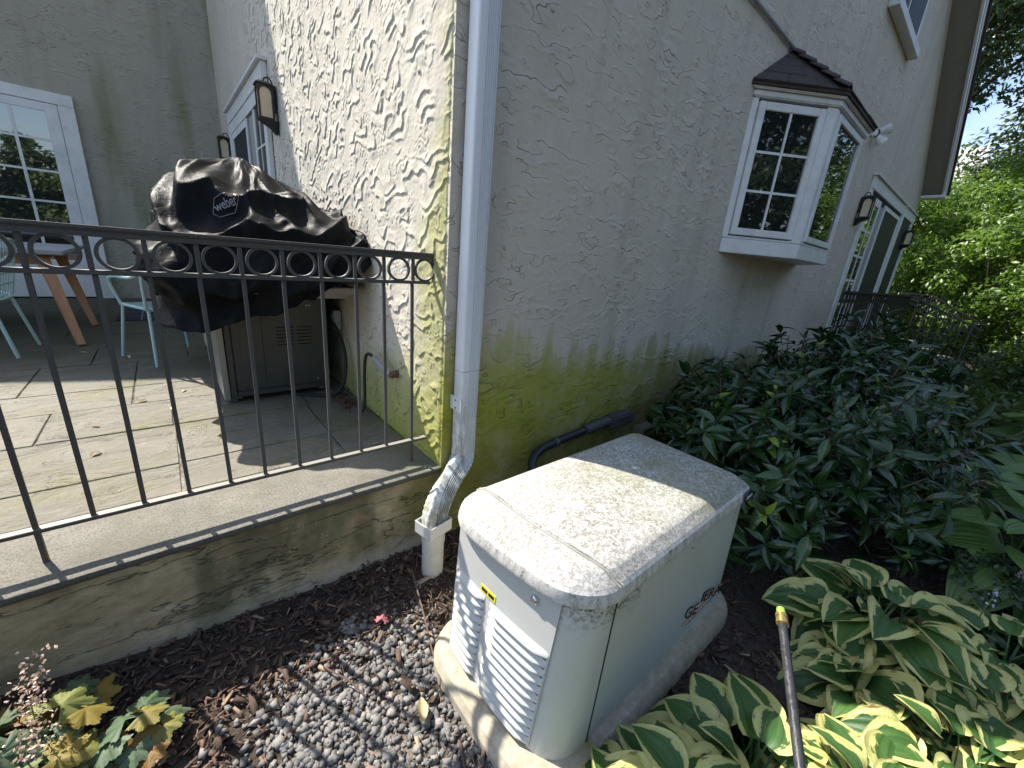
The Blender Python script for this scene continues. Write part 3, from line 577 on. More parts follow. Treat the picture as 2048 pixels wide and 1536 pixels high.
# bay roof: courses of shingles on the left slope and caps on the hip
pk = Vector((3.10, -0.004, 3.245)); eL = Vector((2.52, -0.004, 2.885)); eC = Vector((3.13, -0.465, 2.885)); eR = Vector((4.14, -0.465, 2.885)); eE = Vector((4.74, -0.004, 2.885)); pk2 = Vector((4.16, -0.004, 3.245))
bot = Vector((0, 0, -0.02))
hb(MB().add([eL, eC, eR, eE, pk, pk2, eL + bot, eC + bot, eR + bot, eE + bot, Vector((3.6, -0.004, 2.865))], [(0, 1, 4), (1, 2, 5, 4), (2, 3, 5), (0, 6, 7, 1), (1, 7, 8, 2), (2, 8, 9, 3), (6, 10, 9, 8, 7)]), 'roof_deck', m_shingle, bay)
def shingle_slope(e0, e1, t0, t1, rows, cols):
    nn = (e1 - e0).cross(t0 - e0).normalized(); nn = nn if nn.z > 0 else -nn
    for r in range(rows):
        a0, a1 = r / rows, min(1.0, (r + 1.25) / rows); c = cols - r * (cols // 3) if cols > 2 else cols; c = max(1, c)
        cuts = [0.0] + sorted(np.clip([(k + rnd.uniform(-0.2, 0.2)) / c for k in range(1, c)], 0.05, 0.95)) + [1.0]
        for k in range(len(cuts) - 1):
            u0, u1 = cuts[k] + 0.004, cuts[k + 1] - 0.004
            L0 = e0.lerp(t0, a0); L1 = e1.lerp(t1, a0); H0 = e0.lerp(t0, a1); H1 = e1.lerp(t1, a1)
            up_ = nn * (0.015 + rnd.uniform(-0.002, 0.003)); lo_ = nn * 0.004; wob = (e0 - t0).normalized() * rnd.uniform(0, 0.008)
            q = [L0.lerp(L1, u0) + wob, L0.lerp(L1, u1) + wob, H0.lerp(H1, u1), H0.lerp(H1, u0)]
            v = [q[0] + lo_, q[1] + lo_, q[2] + lo_, q[3] + lo_, q[0] + up_, q[1] + up_, q[2] + nn * 0.012, q[3] + nn * 0.012]
            hb(MB().add(v, [(0, 3, 2, 1), (4, 5, 6, 7), (0, 1, 5, 4), (1, 2, 6, 5), (2, 3, 7, 6), (3, 0, 4, 7)]), 'shingle', m_shingle, bay)
shingle_slope(eL, eC, pk.lerp(eL, 0.02), pk, 4, 3); shingle_slope(eC, eR, pk, pk2, 4, 5); shingle_slope(eR, eE, pk2, pk2.lerp(eE, 0.02), 4, 3)
for r in range(5):                                     # hip caps
    a, b = eC.lerp(pk, r / 5.0), eC.lerp(pk, min(1.0, (r + 1.2) / 5.0)); d = (b - a).normalized(); sd = d.cross(Vector((0, 0, 1))).normalized()
    w = 0.085; h = 0.046; dn = Vector((0, 0, -0.035))
    top0 = Vector((0, 0, h + 0.008)); top1 = Vector((0, 0, h - 0.012))
    v = [a + sd * w + dn + top0, a + top0, a - sd * w + dn + top0, b + sd * w + dn + top1, b + top1, b - sd * w + dn + top1]
    v += [p - Vector((0, 0, 0.010)) for p in v]
    hb(MB().add(v, [(0, 1, 4, 3), (1, 2, 5, 4), (6, 9, 10, 7), (7, 10, 11, 8), (0, 6, 7, 1), (1, 7, 8, 2), (3, 4, 10, 9), (4, 5, 11, 10), (0, 3, 9, 6), (2, 8, 11, 5)]), 'hip_cap', m_shingle, bay)

# ---- garden door at the far end of the gable wall
gd = hb(MB().box(6.985, 9.715, -0.012, -0.004, 0.45, 2.858), 'garden_door', m_gap)
for x0, x1 in ((6.86, 6.98), (9.72, 9.90), (11.02, 11.2)): hb(MB().box(x0, x1, -0.045 if x0 == 9.72 else -0.035, -0.003, 0.45, 2.86), 'jamb', m_white, gd, bevel=0.004)
gd['label'] = 'white framed sliding garden door with a dark screen'
for x0, x1 in ((6.86, 9.719), (9.9, 11.2)): hb(MB().box(x0, x1, -0.04, -0.003, 2.861, 3.02), 'header_board', m_white, gd, bevel=0.004)
hb(MB().box(6.83, 9.75, -0.07, -0.003, 3.022, 3.05).box(9.88, 11.22, -0.07, -0.003, 3.022, 3.05), 'drip_cap', m_trim_dirty, gd)
hb(MB().box(6.99, 7.06, -0.03, -0.014, 0.46, 2.80).box(7.70, 7.78, -0.03, -0.014, 0.46, 2.80).box(7.06, 7.70, -0.03, -0.014, 2.70, 2.80), 'sash', m_white, gd)
hb(MB().box(7.062, 7.698, -0.02, -0.015, 0.5, 2.698), 'pane', m_glass, gd)
for k in (1,): hb(MB().box(7.36, 7.40, -0.028, -0.0205, 0.5, 2.698), 'muntin', m_white, gd)
for k in range(1, 6): hb(MB().box(7.062, 7.698, -0.0285, -0.0207, 0.5 + k * 0.366 - 0.018, 0.5 + k * 0.366 + 0.018), 'muntin', m_white, gd)
hb(MB().box(7.79, 8.10, -0.02, -0.014, 0.46, 2.75), 'curtain', m_curtain, gd)
hb(MB().box(8.11, 8.19, -0.034, -0.014, 0.46, 2.80).box(9.56, 9.66, -0.034, -0.014, 0.46, 2.80).box(8.19, 9.56, -0.034, -0.014, 2.74, 2.80), 'screen_frame', m_white, gd)
hb(MB().box(8.192, 9.558, -0.02, -0.015, 0.46, 2.738), 'screen', m_screen, gd)
hb(MB().box(9.91, 11.015, -0.016, -0.004, 0.46, 2.858), 'side_screen', m_screen, gd)

# ---- patio door in the sunlit wall (faces -x)
pd = hb(MB().box(-0.02, -0.012, 3.341, 5.499, 0.43, 2.738), 'patio_door', m_gap)
for y0, y1 in ((3.24, 3.34), (5.50, 5.64)): hb(MB().box(-0.05, -0.01, y0, y1, 0.43, 2.86), 'jamb', m_white, pd, bevel=0.004)
hb(MB().box(-0.055, -0.01, 3.24, 5.64, 2.861, 3.0), 'header_board', m_white, pd, bevel=0.004)
hb(MB().box(-0.09, -0.01, 3.22, 5.66, 3.002, 3.03), 'drip_cap', m_white, pd)
hb(MB().box(-0.045, -0.01, 3.341, 5.499, 2.74, 2.859), 'frame_head', m_white, pd)
hb(MB().box(-0.04, -0.022, 4.32, 4.42, 0.45, 2.736).box(-0.04, -0.022, 5.40, 5.497, 0.45, 2.736).box(-0.04, -0.022, 4.42, 5.40, 2.66, 2.736), 'screen_frame', m_white, pd)
hb(MB().box(-0.03, -0.023, 4.421, 5.399, 0.45, 2.659), 'screen', m_screen, pd)
hb(MB().box(-0.028, -0.022, 3.98, 4.25, 0.45, 2.72), 'curtain', m_curtain, pd)
hb(MB().box(-0.038, -0.022, 3.345, 3.43, 0.45, 2.736).box(-0.038, -0.022, 3.86, 3.95, 0.45, 2.736), 'sash', m_white, pd)
hb(MB().box(-0.03, -0.024, 3.431, 3.859, 0.45, 2.736), 'pane', m_glass, pd)
hb(MB().box(-0.036, -0.031, 3.63, 3.66, 0.45, 2.736), 'muntin', m_white, pd)
for k in range(1, 6): hb(MB().box(-0.0365, -0.0312, 3.431, 3.859, 0.45 + k * 0.38, 0.47 + k * 0.38), 'muntin', m_white, pd)

# ---- french door in the back wall (faces -y)
fd = hb(MB().box(-3.60, -1.73, 6.77, 6.797, 0.43, 2.859), 'french_door', m_gap)
for x0, x1 in ((-1.73, -1.58), (-3.75, -3.60)): hb(MB().box(x0, x1, 6.745, 6.797, 0.43, 2.86), 'jamb', m_white, fd, bevel=0.004)
fd['label'] = 'white glazed door reflecting the sky at the back of the patio'
hb(MB().box(-3.75, -1.58, 6.745, 6.797, 2.861, 2.99), 'header_board', m_white, fd, bevel=0.004)
for (x0, x1) in ((-2.66, -1.735), (-3.595, -2.68)):
    s_ = MB()
    s_.box(x0, x0 + 0.12, 6.750, 6.769, 0.45, 2.855); s_.box(x1 - 0.12, x1, 6.750, 6.769, 0.45, 2.855); s_.box(x0 + 0.12, x1 - 0.12, 6.750, 6.769, 2.76, 2.855); s_.box(x0 + 0.12, x1 - 0.12, 6.750, 6.769, 0.45, 0.95)
    so = hb(s_, 'sash', m_white, fd, bevel=0.003)
    hb(MB().box(x0 + 0.121, x1 - 0.121, 6.761, 6.768, 0.951, 2.759), 'pane', m_glass2, fd)
    xm = (x0 + x1) / 2 + 0.05
    hb(MB().box(xm - 0.015, xm + 0.015, 6.754, 6.760, 0.951, 2.759), 'muntin', m_white, fd)
    for k in range(1, 5): hb(MB().box(x0 + 0.121, x1 - 0.121, 6.7535, 6.7598, 0.95 + k * 0.37 - 0.013, 0.95 + k * 0.37 + 0.013), 'muntin', m_white, fd)

# ------------------------------------------------------------------ patio: mortar bed and flagstones
pat = link('patio', MB().box(-6.0, -0.012, 0.385, 6.79, 0.30, 0.4215).mesh('patio'), m_joint, kind='structure')
rows = [0.392, 0.68, 1.20, 1.66, 2.05, 2.75, 3.35, 3.95, 4.75, 5.4, 6.1, 6.78]
cuts_by_row = {0: [-1.03, -0.35], 1: [-1.03, -0.345], 2: [-1.57, -1.04, -0.33], 3: [-1.23, -0.6], 4: [-1.76, -1.23, -0.55], 5: [-1.5, -0.9, -0.4]}
for i in range(len(rows) - 1):
    cs = cuts_by_row.get(i) or sorted([-1.6 + rnd.uniform(-0.3, 0.3), -0.85 + rnd.uniform(-0.2, 0.2)])
    left = [cs[0] - 0.62 - rnd.uniform(0, 0.3)]
    while left[-1] > -5.2: left.append(left[-1] - rnd.uniform(0.5, 0.95))
    cs = sorted(left + cs); cs = [-6.0] + cs + [-0.014]
    for k in range(len(cs) - 1):
        x0, x1, y0, y1 = cs[k] + 0.0045, cs[k + 1] - 0.0045, rows[i] + 0.004, rows[i + 1] - 0.004
        h = 0.4305 + rnd.uniform(-0.003, 0.003); j = lambda: rnd.uniform(-0.003, 0.003)
        nx, ny = max(2, int((x1 - x0) / 0.16)), max(2, int((y1 - y0) / 0.16))
        P_ = [(x0 + (x1 - x0) * a / nx + j(), y0, h) for a in range(nx)] + [(x1, y0 + (y1 - y0) * a / ny + j() * .6, h) for a in range(ny)] + [(x1 - (x1 - x0) * a / nx + j(), y1, h) for a in range(nx)] + [(x0, y1 - (y1 - y0) * a / ny + j() * .6, h) for a in range(ny)]
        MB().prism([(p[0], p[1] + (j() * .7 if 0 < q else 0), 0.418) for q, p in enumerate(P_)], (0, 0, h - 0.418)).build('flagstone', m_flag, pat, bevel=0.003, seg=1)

# ------------------------------------------------------------------ retaining wall with coping
rw = thing('retaining_wall', 'low mossy concrete retaining wall with a stone coping under the iron railing', 'wall', (-2.0, 0.15, 0))
def rb(mb, name, mat, parent, T, **k):
    o = mb.build(name, mat, None, **k); o.parent = parent; o.matrix_parent_inverse = Matrix.Translation(T).inverted(); return o
na, nb = 300, 60
a = np.linspace(-4.6, 0.0, na); b = np.linspace(-0.12, 0.404, nb); ga, gb = np.meshgrid(a, b)
dd = 0.010 * fbm(ga * 3, gb * 4, 4, 21) + 0.004 * fbm(ga * 14, gb * 20, 3, 31) + 0.03 * np.clip((0.12 - gb) / 0.2, 0, 1) * (0.6 + fbm(ga * 2.2, gb, 2, 5))
V = np.stack([ga, 0.016 - dd - 0.022 * (0.4 - gb), gb], -1).reshape(-1, 3)
o = link('wall_face', np_mesh('wall_face', V, grid_faces(nb, na), m_parge, True)); o.parent = rw; o.matrix_parent_inverse = Matrix.Translation((-2.0, 0.15, 0)).inverted()
rb(MB().box(-4.6, -0.001, 0.05, 0.38, -0.3, 0.402), 'wall_core', m_parge, rw, (-2.0, 0.15, 0))
# coping stones, front edge softly broken
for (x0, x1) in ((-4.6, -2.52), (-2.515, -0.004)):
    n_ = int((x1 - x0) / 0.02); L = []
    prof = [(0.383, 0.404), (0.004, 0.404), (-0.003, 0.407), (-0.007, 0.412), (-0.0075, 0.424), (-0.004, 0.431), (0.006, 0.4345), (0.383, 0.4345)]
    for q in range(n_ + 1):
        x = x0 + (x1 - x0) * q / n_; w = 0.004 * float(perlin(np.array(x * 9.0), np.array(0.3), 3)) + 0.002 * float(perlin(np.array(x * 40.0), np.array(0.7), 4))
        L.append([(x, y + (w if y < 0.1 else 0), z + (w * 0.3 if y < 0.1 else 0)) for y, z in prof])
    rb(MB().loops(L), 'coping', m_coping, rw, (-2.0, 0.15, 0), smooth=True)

# ------------------------------------------------------------------ iron railing on the coping
RY = 0.13
rail = thing('railing', 'black iron railing with a row of rings under its handrail on the stone coping', 'railing', (-1.4, RY, 0.4345))
TR = (-1.4, RY, 0.4345)
xb = [-0.102, -0.238, -0.362, -0.496, -0.627, -0.757, -0.876, -1.004, -1.130, -1.257, -1.385, -1.512, -1.639, -1.766, -1.893, -2.02, -2.147, -2.274, -2.401, -2.528, -2.655, -2.782]
rb(MB().box(-2.9, -0.006, RY - 0.021, RY + 0.021, 1.473, 1.486), 'handrail', m_iron, rail, TR, bevel=0.004)
rb(MB().box(-2.9, -0.012, RY - 0.013, RY + 0.013, 1.455, 1.4725), 'rail', m_iron, rail, TR)
rb(MB().box(-2.9, -0.02, RY - 0.013, RY + 0.013, 1.347, 1.361), 'rail', m_iron, rail, TR, bevel=0.0015)
rb(MB().box(-2.9, -0.022, RY - 0.014, RY + 0.014, 0.548, 0.562), 'rail', m_iron, rail, TR, bevel=0.0015)
balm = MB().box(-0.0065, 0.0065, -0.0065, 0.0065, 0.0, 0.7845).mesh('baluster', bevel=0.0012); stub = MB().box(-0.0065, 0.0065, -0.0065, 0.0065, 0.0, 0.0935).mesh('ring_post', bevel=0.0012)
ringm = MB().loops([[((0.0465 + dr) * math.cos(t), dy, (0.0465 + dr) * math.sin(t)) for dr, dy in ((-0.0045, -0.007), (0.0045, -0.007), (0.0045, 0.007), (-0.0045, 0.007))] for t in [2 * math.pi * k / 36 for k in range(36)]], closed=True).mesh('ring', smooth=True)
def rpart(name, me, loc, mat=m_iron, rot=(0, 0, 0), parent=rail, T=TR):
    o = link(name, me, mat); o.parent = parent; o.location = Vector(loc) - Vector(T); o.rotation_euler = rot; return o
for i, x in enumerate(xb):
    rpart('baluster', balm, (x, RY, 0.5625), rot=(rnd.uniform(-0.004, 0.004), rnd.uniform(-0.006, 0.006), rnd.uniform(-0.06, 0.06))); rpart('ring_post', stub, (x, RY, 1.3613))
    x2 = xb[i + 1] if i + 1 < len(xb) else x - 0.127
    rpart('ring', ringm, ((x + x2) / 2, RY, 1.4085), rot=(rnd.uniform(-0.04, 0.04), rnd.uniform(0, 6), 0))
rpart('ring', ringm, (-0.044, RY, 1.4085))
for x in (-0.102, -1.385, -2.528): rb(MB().box(x - 0.0068, x + 0.0068, RY - 0.0068, RY + 0.0068, 0.4355, 0.5475), 'post_foot', m_iron, rail, TR)
rb(MB().tube([(-0.004, RY, 1.46), (0.0035, RY - 0.002, 1.425), (-0.0, RY - 0.006, 1.40), (-0.010, RY - 0.004, 1.372)], 1.0, sx=[(-0.004, -0.010), (0.004, -0.010), (0.004, 0.010), (-0.004, 0.010)], up=(0, 1, 0)), 'end_scroll', m_iron, rail, TR)

# ------------------------------------------------------------------ downspout
ds = thing('downspout', 'white fluted downspout on the house corner with mossy elbows into a drain pipe', 'downspout', (-0.15, -0.2, 0.0))
TD = (-0.15, -0.2, 0.0)
def ds_section(w=0.104, d=0.076, flute=True):
    pts = []; r = 0.012
    for cx, cy, a0 in ((w / 2 - r, d / 2 - r, 0), (-w / 2 + r, d / 2 - r, 90), (-w / 2 + r, -d / 2 + r, 180), (w / 2 - r, -d / 2 + r, 270)):
        arc = [(cx + r * math.cos(math.radians(a0 + k * 30)), cy + r * math.sin(math.radians(a0 + k * 30))) for k in range(4)]
        pts += arc
        if flute and a0 == 180:                       # flutes on the front face (towards -y)
            n_ = 6
            for k in range(n_):
                xa = -w / 2 + 0.040 + k * 0.0095
                pts += [(xa, -d / 2), (xa + 0.0015, -d / 2 + 0.007), (xa + 0.0055, -d / 2 + 0.007), (xa + 0.0075, -d / 2)]
    return pts
sec = ds_section()
def ds_tube(path, scale=None, sx=sec):
    P_ = [Vector(p) for p in path]; L = []; m = len(P_)
    for i in range(m):
        d = (P_[min(i + 1, m - 1)] - P_[max(i - 1, 0)]).normalized()
        b = Vector((1, 0, 0)) - d * d.x; b.normalize()
        a_ = -d.cross(b) if d.z < 0 else d.cross(b)
        if a_.y < 0: a_ = -a_
        s_ = scale[i] if scale else 1.0
        L.append([P_[i] + b * q[0] * s_ + a_ * q[1] * s_ for q in sx])
    return MB().loops(L)
cx, cy = 0.097, -0.053
rb(ds_tube([(cx, cy, 8.0), (cx, cy, 4.0), (cx, cy, 0.965)]), 'pipe', m_ds, ds, TD, smooth=True)
rb(ds_tube([(cx, cy, 0.962), (cx, cy, 0.60)], [0.985, 0.985]), 'pipe', m_ds, ds, TD, smooth=True)
pth = catmull([(cx, cy, 0.62), (cx, cy, 0.53), (0.085, -0.062, 0.485), (0.035, -0.092, 0.445), (-0.05, -0.140, 0.405), (-0.105, -0.172, 0.365), (-0.138, -0.192, 0.315), (-0.150, -0.20, 0.245)], 9)
bend = [0, 0, 0, 0, 0, 0]; sc = []
for i, p in enumerate(pth):
    t = i / (len(pth) - 1); corr = (1 if 0.14 < t < 0.42 or 0.60 < t < 0.92 else 0.0)
    sc.append(1.0 + corr * (0.03 if (i % 3) == 0 else (-0.03 if i % 3 == 1 else 0.01)))
rb(ds_tube(pth, sc, ds_section(flute=True)), 'elbow', m_ds, ds, TD, smooth=True)
rb(MB().box(0.038, 0.0445, -0.10, -0.005, 0.76, 0.83), 'strap', m_white, ds, TD, bevel=0.001)
for p in ((0.0375, -0.055, 0.815), (0.0375, -0.055, 0.775)): rb(MB().lathe([(0.004, 0), (0.004, 0.003)], (0, 0, 0), 8), 'screw', m_gap, ds, TD).matrix_basis = Matrix.Translation(p) @ Matrix.Rotation(-math.pi / 2, 4, 'Y')
# square adapter, open at the top, and the drain pipe
fr = MB(); ax, ay, az = -0.150, -0.200, 0.235; w, d, t_, h = 0.067, 0.055, 0.005, 0.062
co_, si_ = math.cos(0.20), math.sin(0.20)
def rp(x, y, z): return (ax + x * co_ - y * si_, ay + x * si_ + y * co_, az + z)
outer = [(-w, -d), (w, -d), (w, d), (-w, d)]; inner = [(-w + t_, -d + t_), (w - t_, -d + t_), (w - t_, d - t_), (-w + t_, d - t_)]
fr.loops([[rp(*q, 0) for q in inner], [rp(*q, 0) for q in outer], [rp(*q, h) for q in outer], [rp(*q, h) for q in inner], [rp(*q, 0.012) for q in inner]], cap0=False, cap1=True)
rb(fr, 'adapter', m_pvc_cap, ds, TD, bevel=0.0015)
rb(MB().lathe([(0.052, -0.05), (0.052, 0.183), (0.0555, 0.185), (0.0555, 0.23), (0.05, 0.234)], (ax, ay, 0.0), 28), 'drain_pipe', m_pvc, ds, TD, smooth=True)

# ------------------------------------------------------------------ wall lanterns
def lantern(label):
    t = thing('wall_lantern', label, 'wall lantern', group='carriage lanterns beside the doors')
    # local: wall at y=0, lamp towards -y
    MB().box(-0.05, 0.05, -0.02, -0.002, -0.10, 0.17).build('back_plate', m_lantern, t, bevel=0.004)
    b = MB()
    for sx in (-1, 1):
        for y in (-0.19, -0.045): b.box(sx * 0.066 - 0.011, sx * 0.066 + 0.011, y - 0.011, y + 0.011, -0.18, 0.13)
    b.box(-0.077, 0.077, -0.201, -0.034, -0.20, -0.18).box(-0.077, 0.077, -0.201, -0.034, 0.131, 0.15)
    b.build('cage', m_lantern, t, bevel=0.002)
    # faces with arched openings: panel = side strips + arch spandrels
    def arch(width, place):
        m = MB(); n_ = 10; hw = width / 2
        top = 0.132; zc = 0.06; r = hw - 0.012
        pr = [(-r, -0.178)] + [(-r * math.cos(math.pi * k / n_), zc + r * math.sin(math.pi * k / n_) * 1.15) for k in range(n_ + 1)] + [(r, -0.178)]
        po = [(-hw, -0.178)] + [(-hw + 2 * hw * k / n_, top) for k in range(n_ + 1)] + [(hw, -0.178)]
        for k in range(len(pr) - 1):
            q = [po[k], po[k + 1], pr[k + 1], pr[k]]
            m.add([place(*p, 0) for p in q] + [place(*p, 0.006) for p in q], [(0, 1, 2, 3), (7, 6, 5, 4), (0, 4, 5, 1), (2, 6, 7, 3), (1, 5, 6, 2), (0, 3, 7, 4)])
        return m
    arch(0.13, lambda a, z, o: (a, -0.196 + o, z)).build('face', m_lantern, t)
    for sx in (-1, 1): arch(0.145, lambda a, z, o, sx=sx: (sx * (0.072 - o), -0.118 + a, z)).build('face', m_lantern, t)
    MB().box(-0.062, 0.062, -0.187, -0.045, -0.178, 0.13).build('glass', m_lglass, t)
    MB().loops([[(-a, -0.118 - a, z), (a, -0.118 - a, z), (a, -0.118 + a * 0.9, z), (-a, -0.118 + a * 0.9, z)] for a, z in ((0.095, 0.150), (0.095, 0.160), (0.06, 0.185), (0.03, 0.195))]).build('cap', m_lantern, t, bevel=0.002)
    MB().loops([[(-a, y0, z), (a, y0, z), (a, -0.004, z), (-a, -0.004, z)] for a, y0, z in ((0.075, -0.2, -0.201), (0.06, -0.15, -0.235), (0.045, -0.07, -0.28), (0.03, -0.03, -0.335))]).build('bracket', m_lantern, t, bevel=0.002)
    MB().tube(catmull([(0, -0.01, 0.15), (0, -0.05, 0.24), (0, -0.10, 0.235), (0, -0.118, 0.195)], 6), 0.008, 8).build('hook', m_lantern, t, smooth=True)
    t.scale = (0.74, 0.74, 0.74); return t
l1 = lantern('bronze lantern at the near edge of the patio door, just above the grill cover'); l1.location = (-0.008, 2.98, 2.62); l1.rotation_euler = (0, 0, -math.pi / 2)
copy_thing(l1, (-0.008, 5.90, 2.62), -math.pi / 2, 'bronze lantern at the far edge of the patio door, tucked in the inside corner')
copy_thing(l1, (6.62, -0.004, 2.58), 0, 'bronze lantern between the bay window and the garden door')
copy_thing(l1, (10.75, -0.02, 2.56), 0, 'bronze lantern on the far side of the garden door, nearest the hedge')

# floodlight beside the bay, conduit above it
fl = thing('floodlight', 'white twin headed floodlight beside the bay window', 'floodlight', (6.10, 0, 3.37)); fl.scale = (0.72, 0.72, 0.72)
MB().lathe([(0.06, 0), (0.06, 0.02), (0.035, 0.035)], (0, 0, 0), 20).build('base', m_white, fl, smooth=True).matrix_local = Matrix.Translation((0, -0.003, 0)) @ Matrix.Rotation(math.pi / 2, 4, 'X')
for ang, tilt in ((0.5, 0.35), (0.75, -0.75)):
    prof = [(0.018, 0.0), (0.03, 0.03), (0.034, 0.075), (0.05, 0.10), (0.085, 0.21), (0.088, 0.215), (0.082, 0.213), (0.04, 0.11)]
    h_ = MB().lathe(prof, (0, 0, 0), 20).build('lamp_head', m_white, fl, smooth=True)
    d_ = Vector((math.sin(ang), -math.cos(ang), tilt)).normalized(); h_.matrix_local = Matrix.Translation((0.02, -0.03, 0.0)) @ d_.to_track_quat('Z', 'Y').to_matrix().to_4x4()
    c_ = MB().lathe([(0.0345, 0.05), (0.0375, 0.055), (0.0375, 0.07), (0.0345, 0.075)], (0, 0, 0), 20).build('gasket', m_black, h_)
tag(MB().tube([(0.30, -0.02, 3.255), (3.08, -0.02, 3.255)], 0.014, 10).build('conduit_pipe', m_galv, smooth=True), 'thin grey conduit running along the shaded wall to the bay window cap', 'conduit')

# ------------------------------------------------------------------ utilities on the walls
pl = thing('outlet_box', 'grey weatherproof outlet box low on the sunlit wall behind the grill', 'outlet box', (-0.01, 1.50, 0.95))
MB().box(-0.055, -0.002, -0.05, 0.05, -0.07, 0.07).build('cover', m_plug, pl, bevel=0.006)
MB().box(-0.058, -0.0555, -0.03, 0.03, -0.04, 0.045).build('flap', m_white, pl, bevel=0.001)
gp = thing('gas_pipe', 'short rusty gas stub pipe with a hose by the wall corner', 'gas pipe', (-0.01, 0.52, 0.83))
gl = Vector((-0.01, 0.52, 0.83))
def lb(mb, name, mat, parent, o0, **k):
    o = mb.build(name, mat, None, **k); o.parent = parent; o.matrix_parent_inverse = Matrix.Translation(o0).inverted(); return o
lb(MB().tube([(0.0, 0.50, 0.80), (-0.055, 0.50, 0.80)], 0.021, 10), 'coupling', m_rust, gp, gl, smooth=True)
lb(MB().tube([(-0.055, 0.50, 0.80), (-0.06, 0.56, 0.815), (-0.06, 0.72, 0.85)], 0.016, 10), 'pipe', m_galv, gp, gl, smooth=True)
lb(MB().tube(catmull([(-0.06, 0.72, 0.85), (-0.07, 0.78, 0.86), (-0.075, 0.82, 0.82), (-0.08, 0.83, 0.70), (-0.09, 0.82, 0.5), (-0.12, 0.85, 0.442)], 6), 0.010, 8), 'hose', m_rubber, gp, gl, smooth=True)
tag(MB().tube(catmull([(-0.13, 1.50, 0.98), (-0.075, 1.42, 0.93), (-0.05, 1.30, 0.78), (-0.06, 1.25, 0.62), (-0.10, 1.24, 0.50), (-0.18, 1.27, 0.445), (-0.30, 1.36, 0.441), (-0.42, 1.45, 0.442)], 8), 0.011, 8).build('gas_hose', m_rubber, smooth=True), 'black hose curling from the grill to the patio floor', 'hose')

cd = thing('electrical_conduit', 'dark flexible conduit running along the mossy wall behind the generator', 'conduit', (1.0, -0.05, 0.4)); c0 = Vector((1.0, -0.05, 0.4))
lb(MB().tube(catmull([(0.47, -0.30, 0.12), (0.50, -0.22, 0.25), (0.56, -0.11, 0.34), (0.66, -0.06, 0.375), (0.80, -0.05, 0.392), (1.12, -0.045, 0.412)], 10), [0.026 + 0.0012 * (i % 2) for i in range(51)], 12), 'flexible_pipe', m_conduit_dark, cd, c0, smooth=True)
lb(MB().tube([(1.10, -0.045, 0.411), (1.36, -0.045, 0.428)], 0.036, 14), 'coupling', m_conduit, cd, c0, smooth=True)
lb(MB().tube([(0.80, -0.05, 0.392), (0.825, -0.05, 0.394)], 0.033, 14), 'clamp', m_conduit, cd, c0, smooth=True)
lb(MB().box(1.36, 1.62, -0.095, -0.004, 0.375, 0.465), 'junction_box', m_conduit, cd, c0, bevel=0.012)
tag(MB().box(1.78, 2.7, -0.10, -0.004, 0.20, 0.285).build('timber_ledger', painted('tan_timber', (0.16, 0.14, 0.10), 0.5, 0.85), bevel=0.008), 'short tan timber fixed low on the wall beyond the conduit', 'timber')

# ------------------------------------------------------------------ generator
GEN0 = Vector((0.25, -0.87, 0.0))
gen = thing('generator', 'weathered off-white standby generator with a lichen spotted lid and louvred end', 'generator', GEN0)
def gb(mb, name, mat, parent=gen, **k):
    o = mb.build(name, mat, None, **k); o.parent = parent
    o.matrix_parent_inverse = Matrix.Translation(GEN0).inverted() if parent is gen else Matrix.Translation(GEN0).inverted(); return o
def rrect(x0, x1, y0, y1, r, z, bow=0.0, n=6, rf=None):
    """rounded rectangle loop, end x0 bowed outwards"""
    P_ = []
    rf = r if rf is None else rf
    for cx_, cy_, a0, rr_ in ((x1 - rf, y1 - rf, 0, rf), (x0 + r, y1 - r, 90, r), (x0 + r, y0 + r, 180, r), (x1 - rf, y0 + rf, 270, rf)):
        arc = [(cx_ + rr_ * math.cos(math.radians(a0 + 90 * k / n)), cy_ + rr_ * math.sin(math.radians(a0 + 90 * k / n))) for k in range(n + 1)]
        P_ += arc
        if a0 == 90:
            ya, yb = y1 - r, y0 + r; P_ += [(x0, ya + (yb - ya) * k / 8) for k in range(1, 8)]
        if a0 == 180:
            P_ += [(x0 + r + (x1 - rf - x0 - r) * k / 10, y0) for k in range(1, 10)]
        if a0 == 0:
            P_ += [(x1 - rf + (x0 + r - x1 + rf) * k / 10, y1) for k in range(1, 10)]
    out = []
    ym = (y0 + y1) / 2; hw = (y1 - y0) / 2
    for x, y in P_:
        s_ = max(0.0, 1 - ((y - ym) / hw) ** 2); e_ = max(0, 1 - (x - x0) / 0.25)
        out.append((x - bow * s_ * e_, y, z))
    return out
def tilt(p):                                         # the enclosure is a little out of square towards its near front corner
    x, y, z = p; k = min(1.0, max(0, z) / 0.6); u = min(1.0, max(0.0, (x + 0.3) / 1.1)); return (x + k * (1 - u) * (-0.018 + (-0.58 - y) / 0.59 * 0.063), y, z + 0.004 * u * k)
def L3(loop): return [tilt(p) for p in loop]
BX0, BX1, BY0, BY1 = -0.275, 0.775, -1.165, -0.585
def bxs(z):                                          # body outline at height z
    k = (z - 0.09) / 0.55
    return (BX0 - 0.035 * (1 - k), BX1 + 0.02 * (1 - k), BY0 - 0.01 * (1 - k), BY1)
gb(MB().loops([L3(rrect(-0.385, 0.885, -1.235, -0.535, 0.15, -0.03, 0.02)), L3(rrect(-0.385, 0.885, -1.235, -0.535, 0.15, 0.045, 0.02)), L3(rrect(-0.372, 0.875, -1.225, -0.545, 0.14, 0.072, 0.02)), L3(rrect(-0.345, 0.86, -1.21, -0.56, 0.13, 0.088, 0.02)), L3(rrect(-0.30, 0.80, -1.16, -0.60, 0.12, 0.090, 0.02))]), 'base_pad', m_pad, smooth=24)
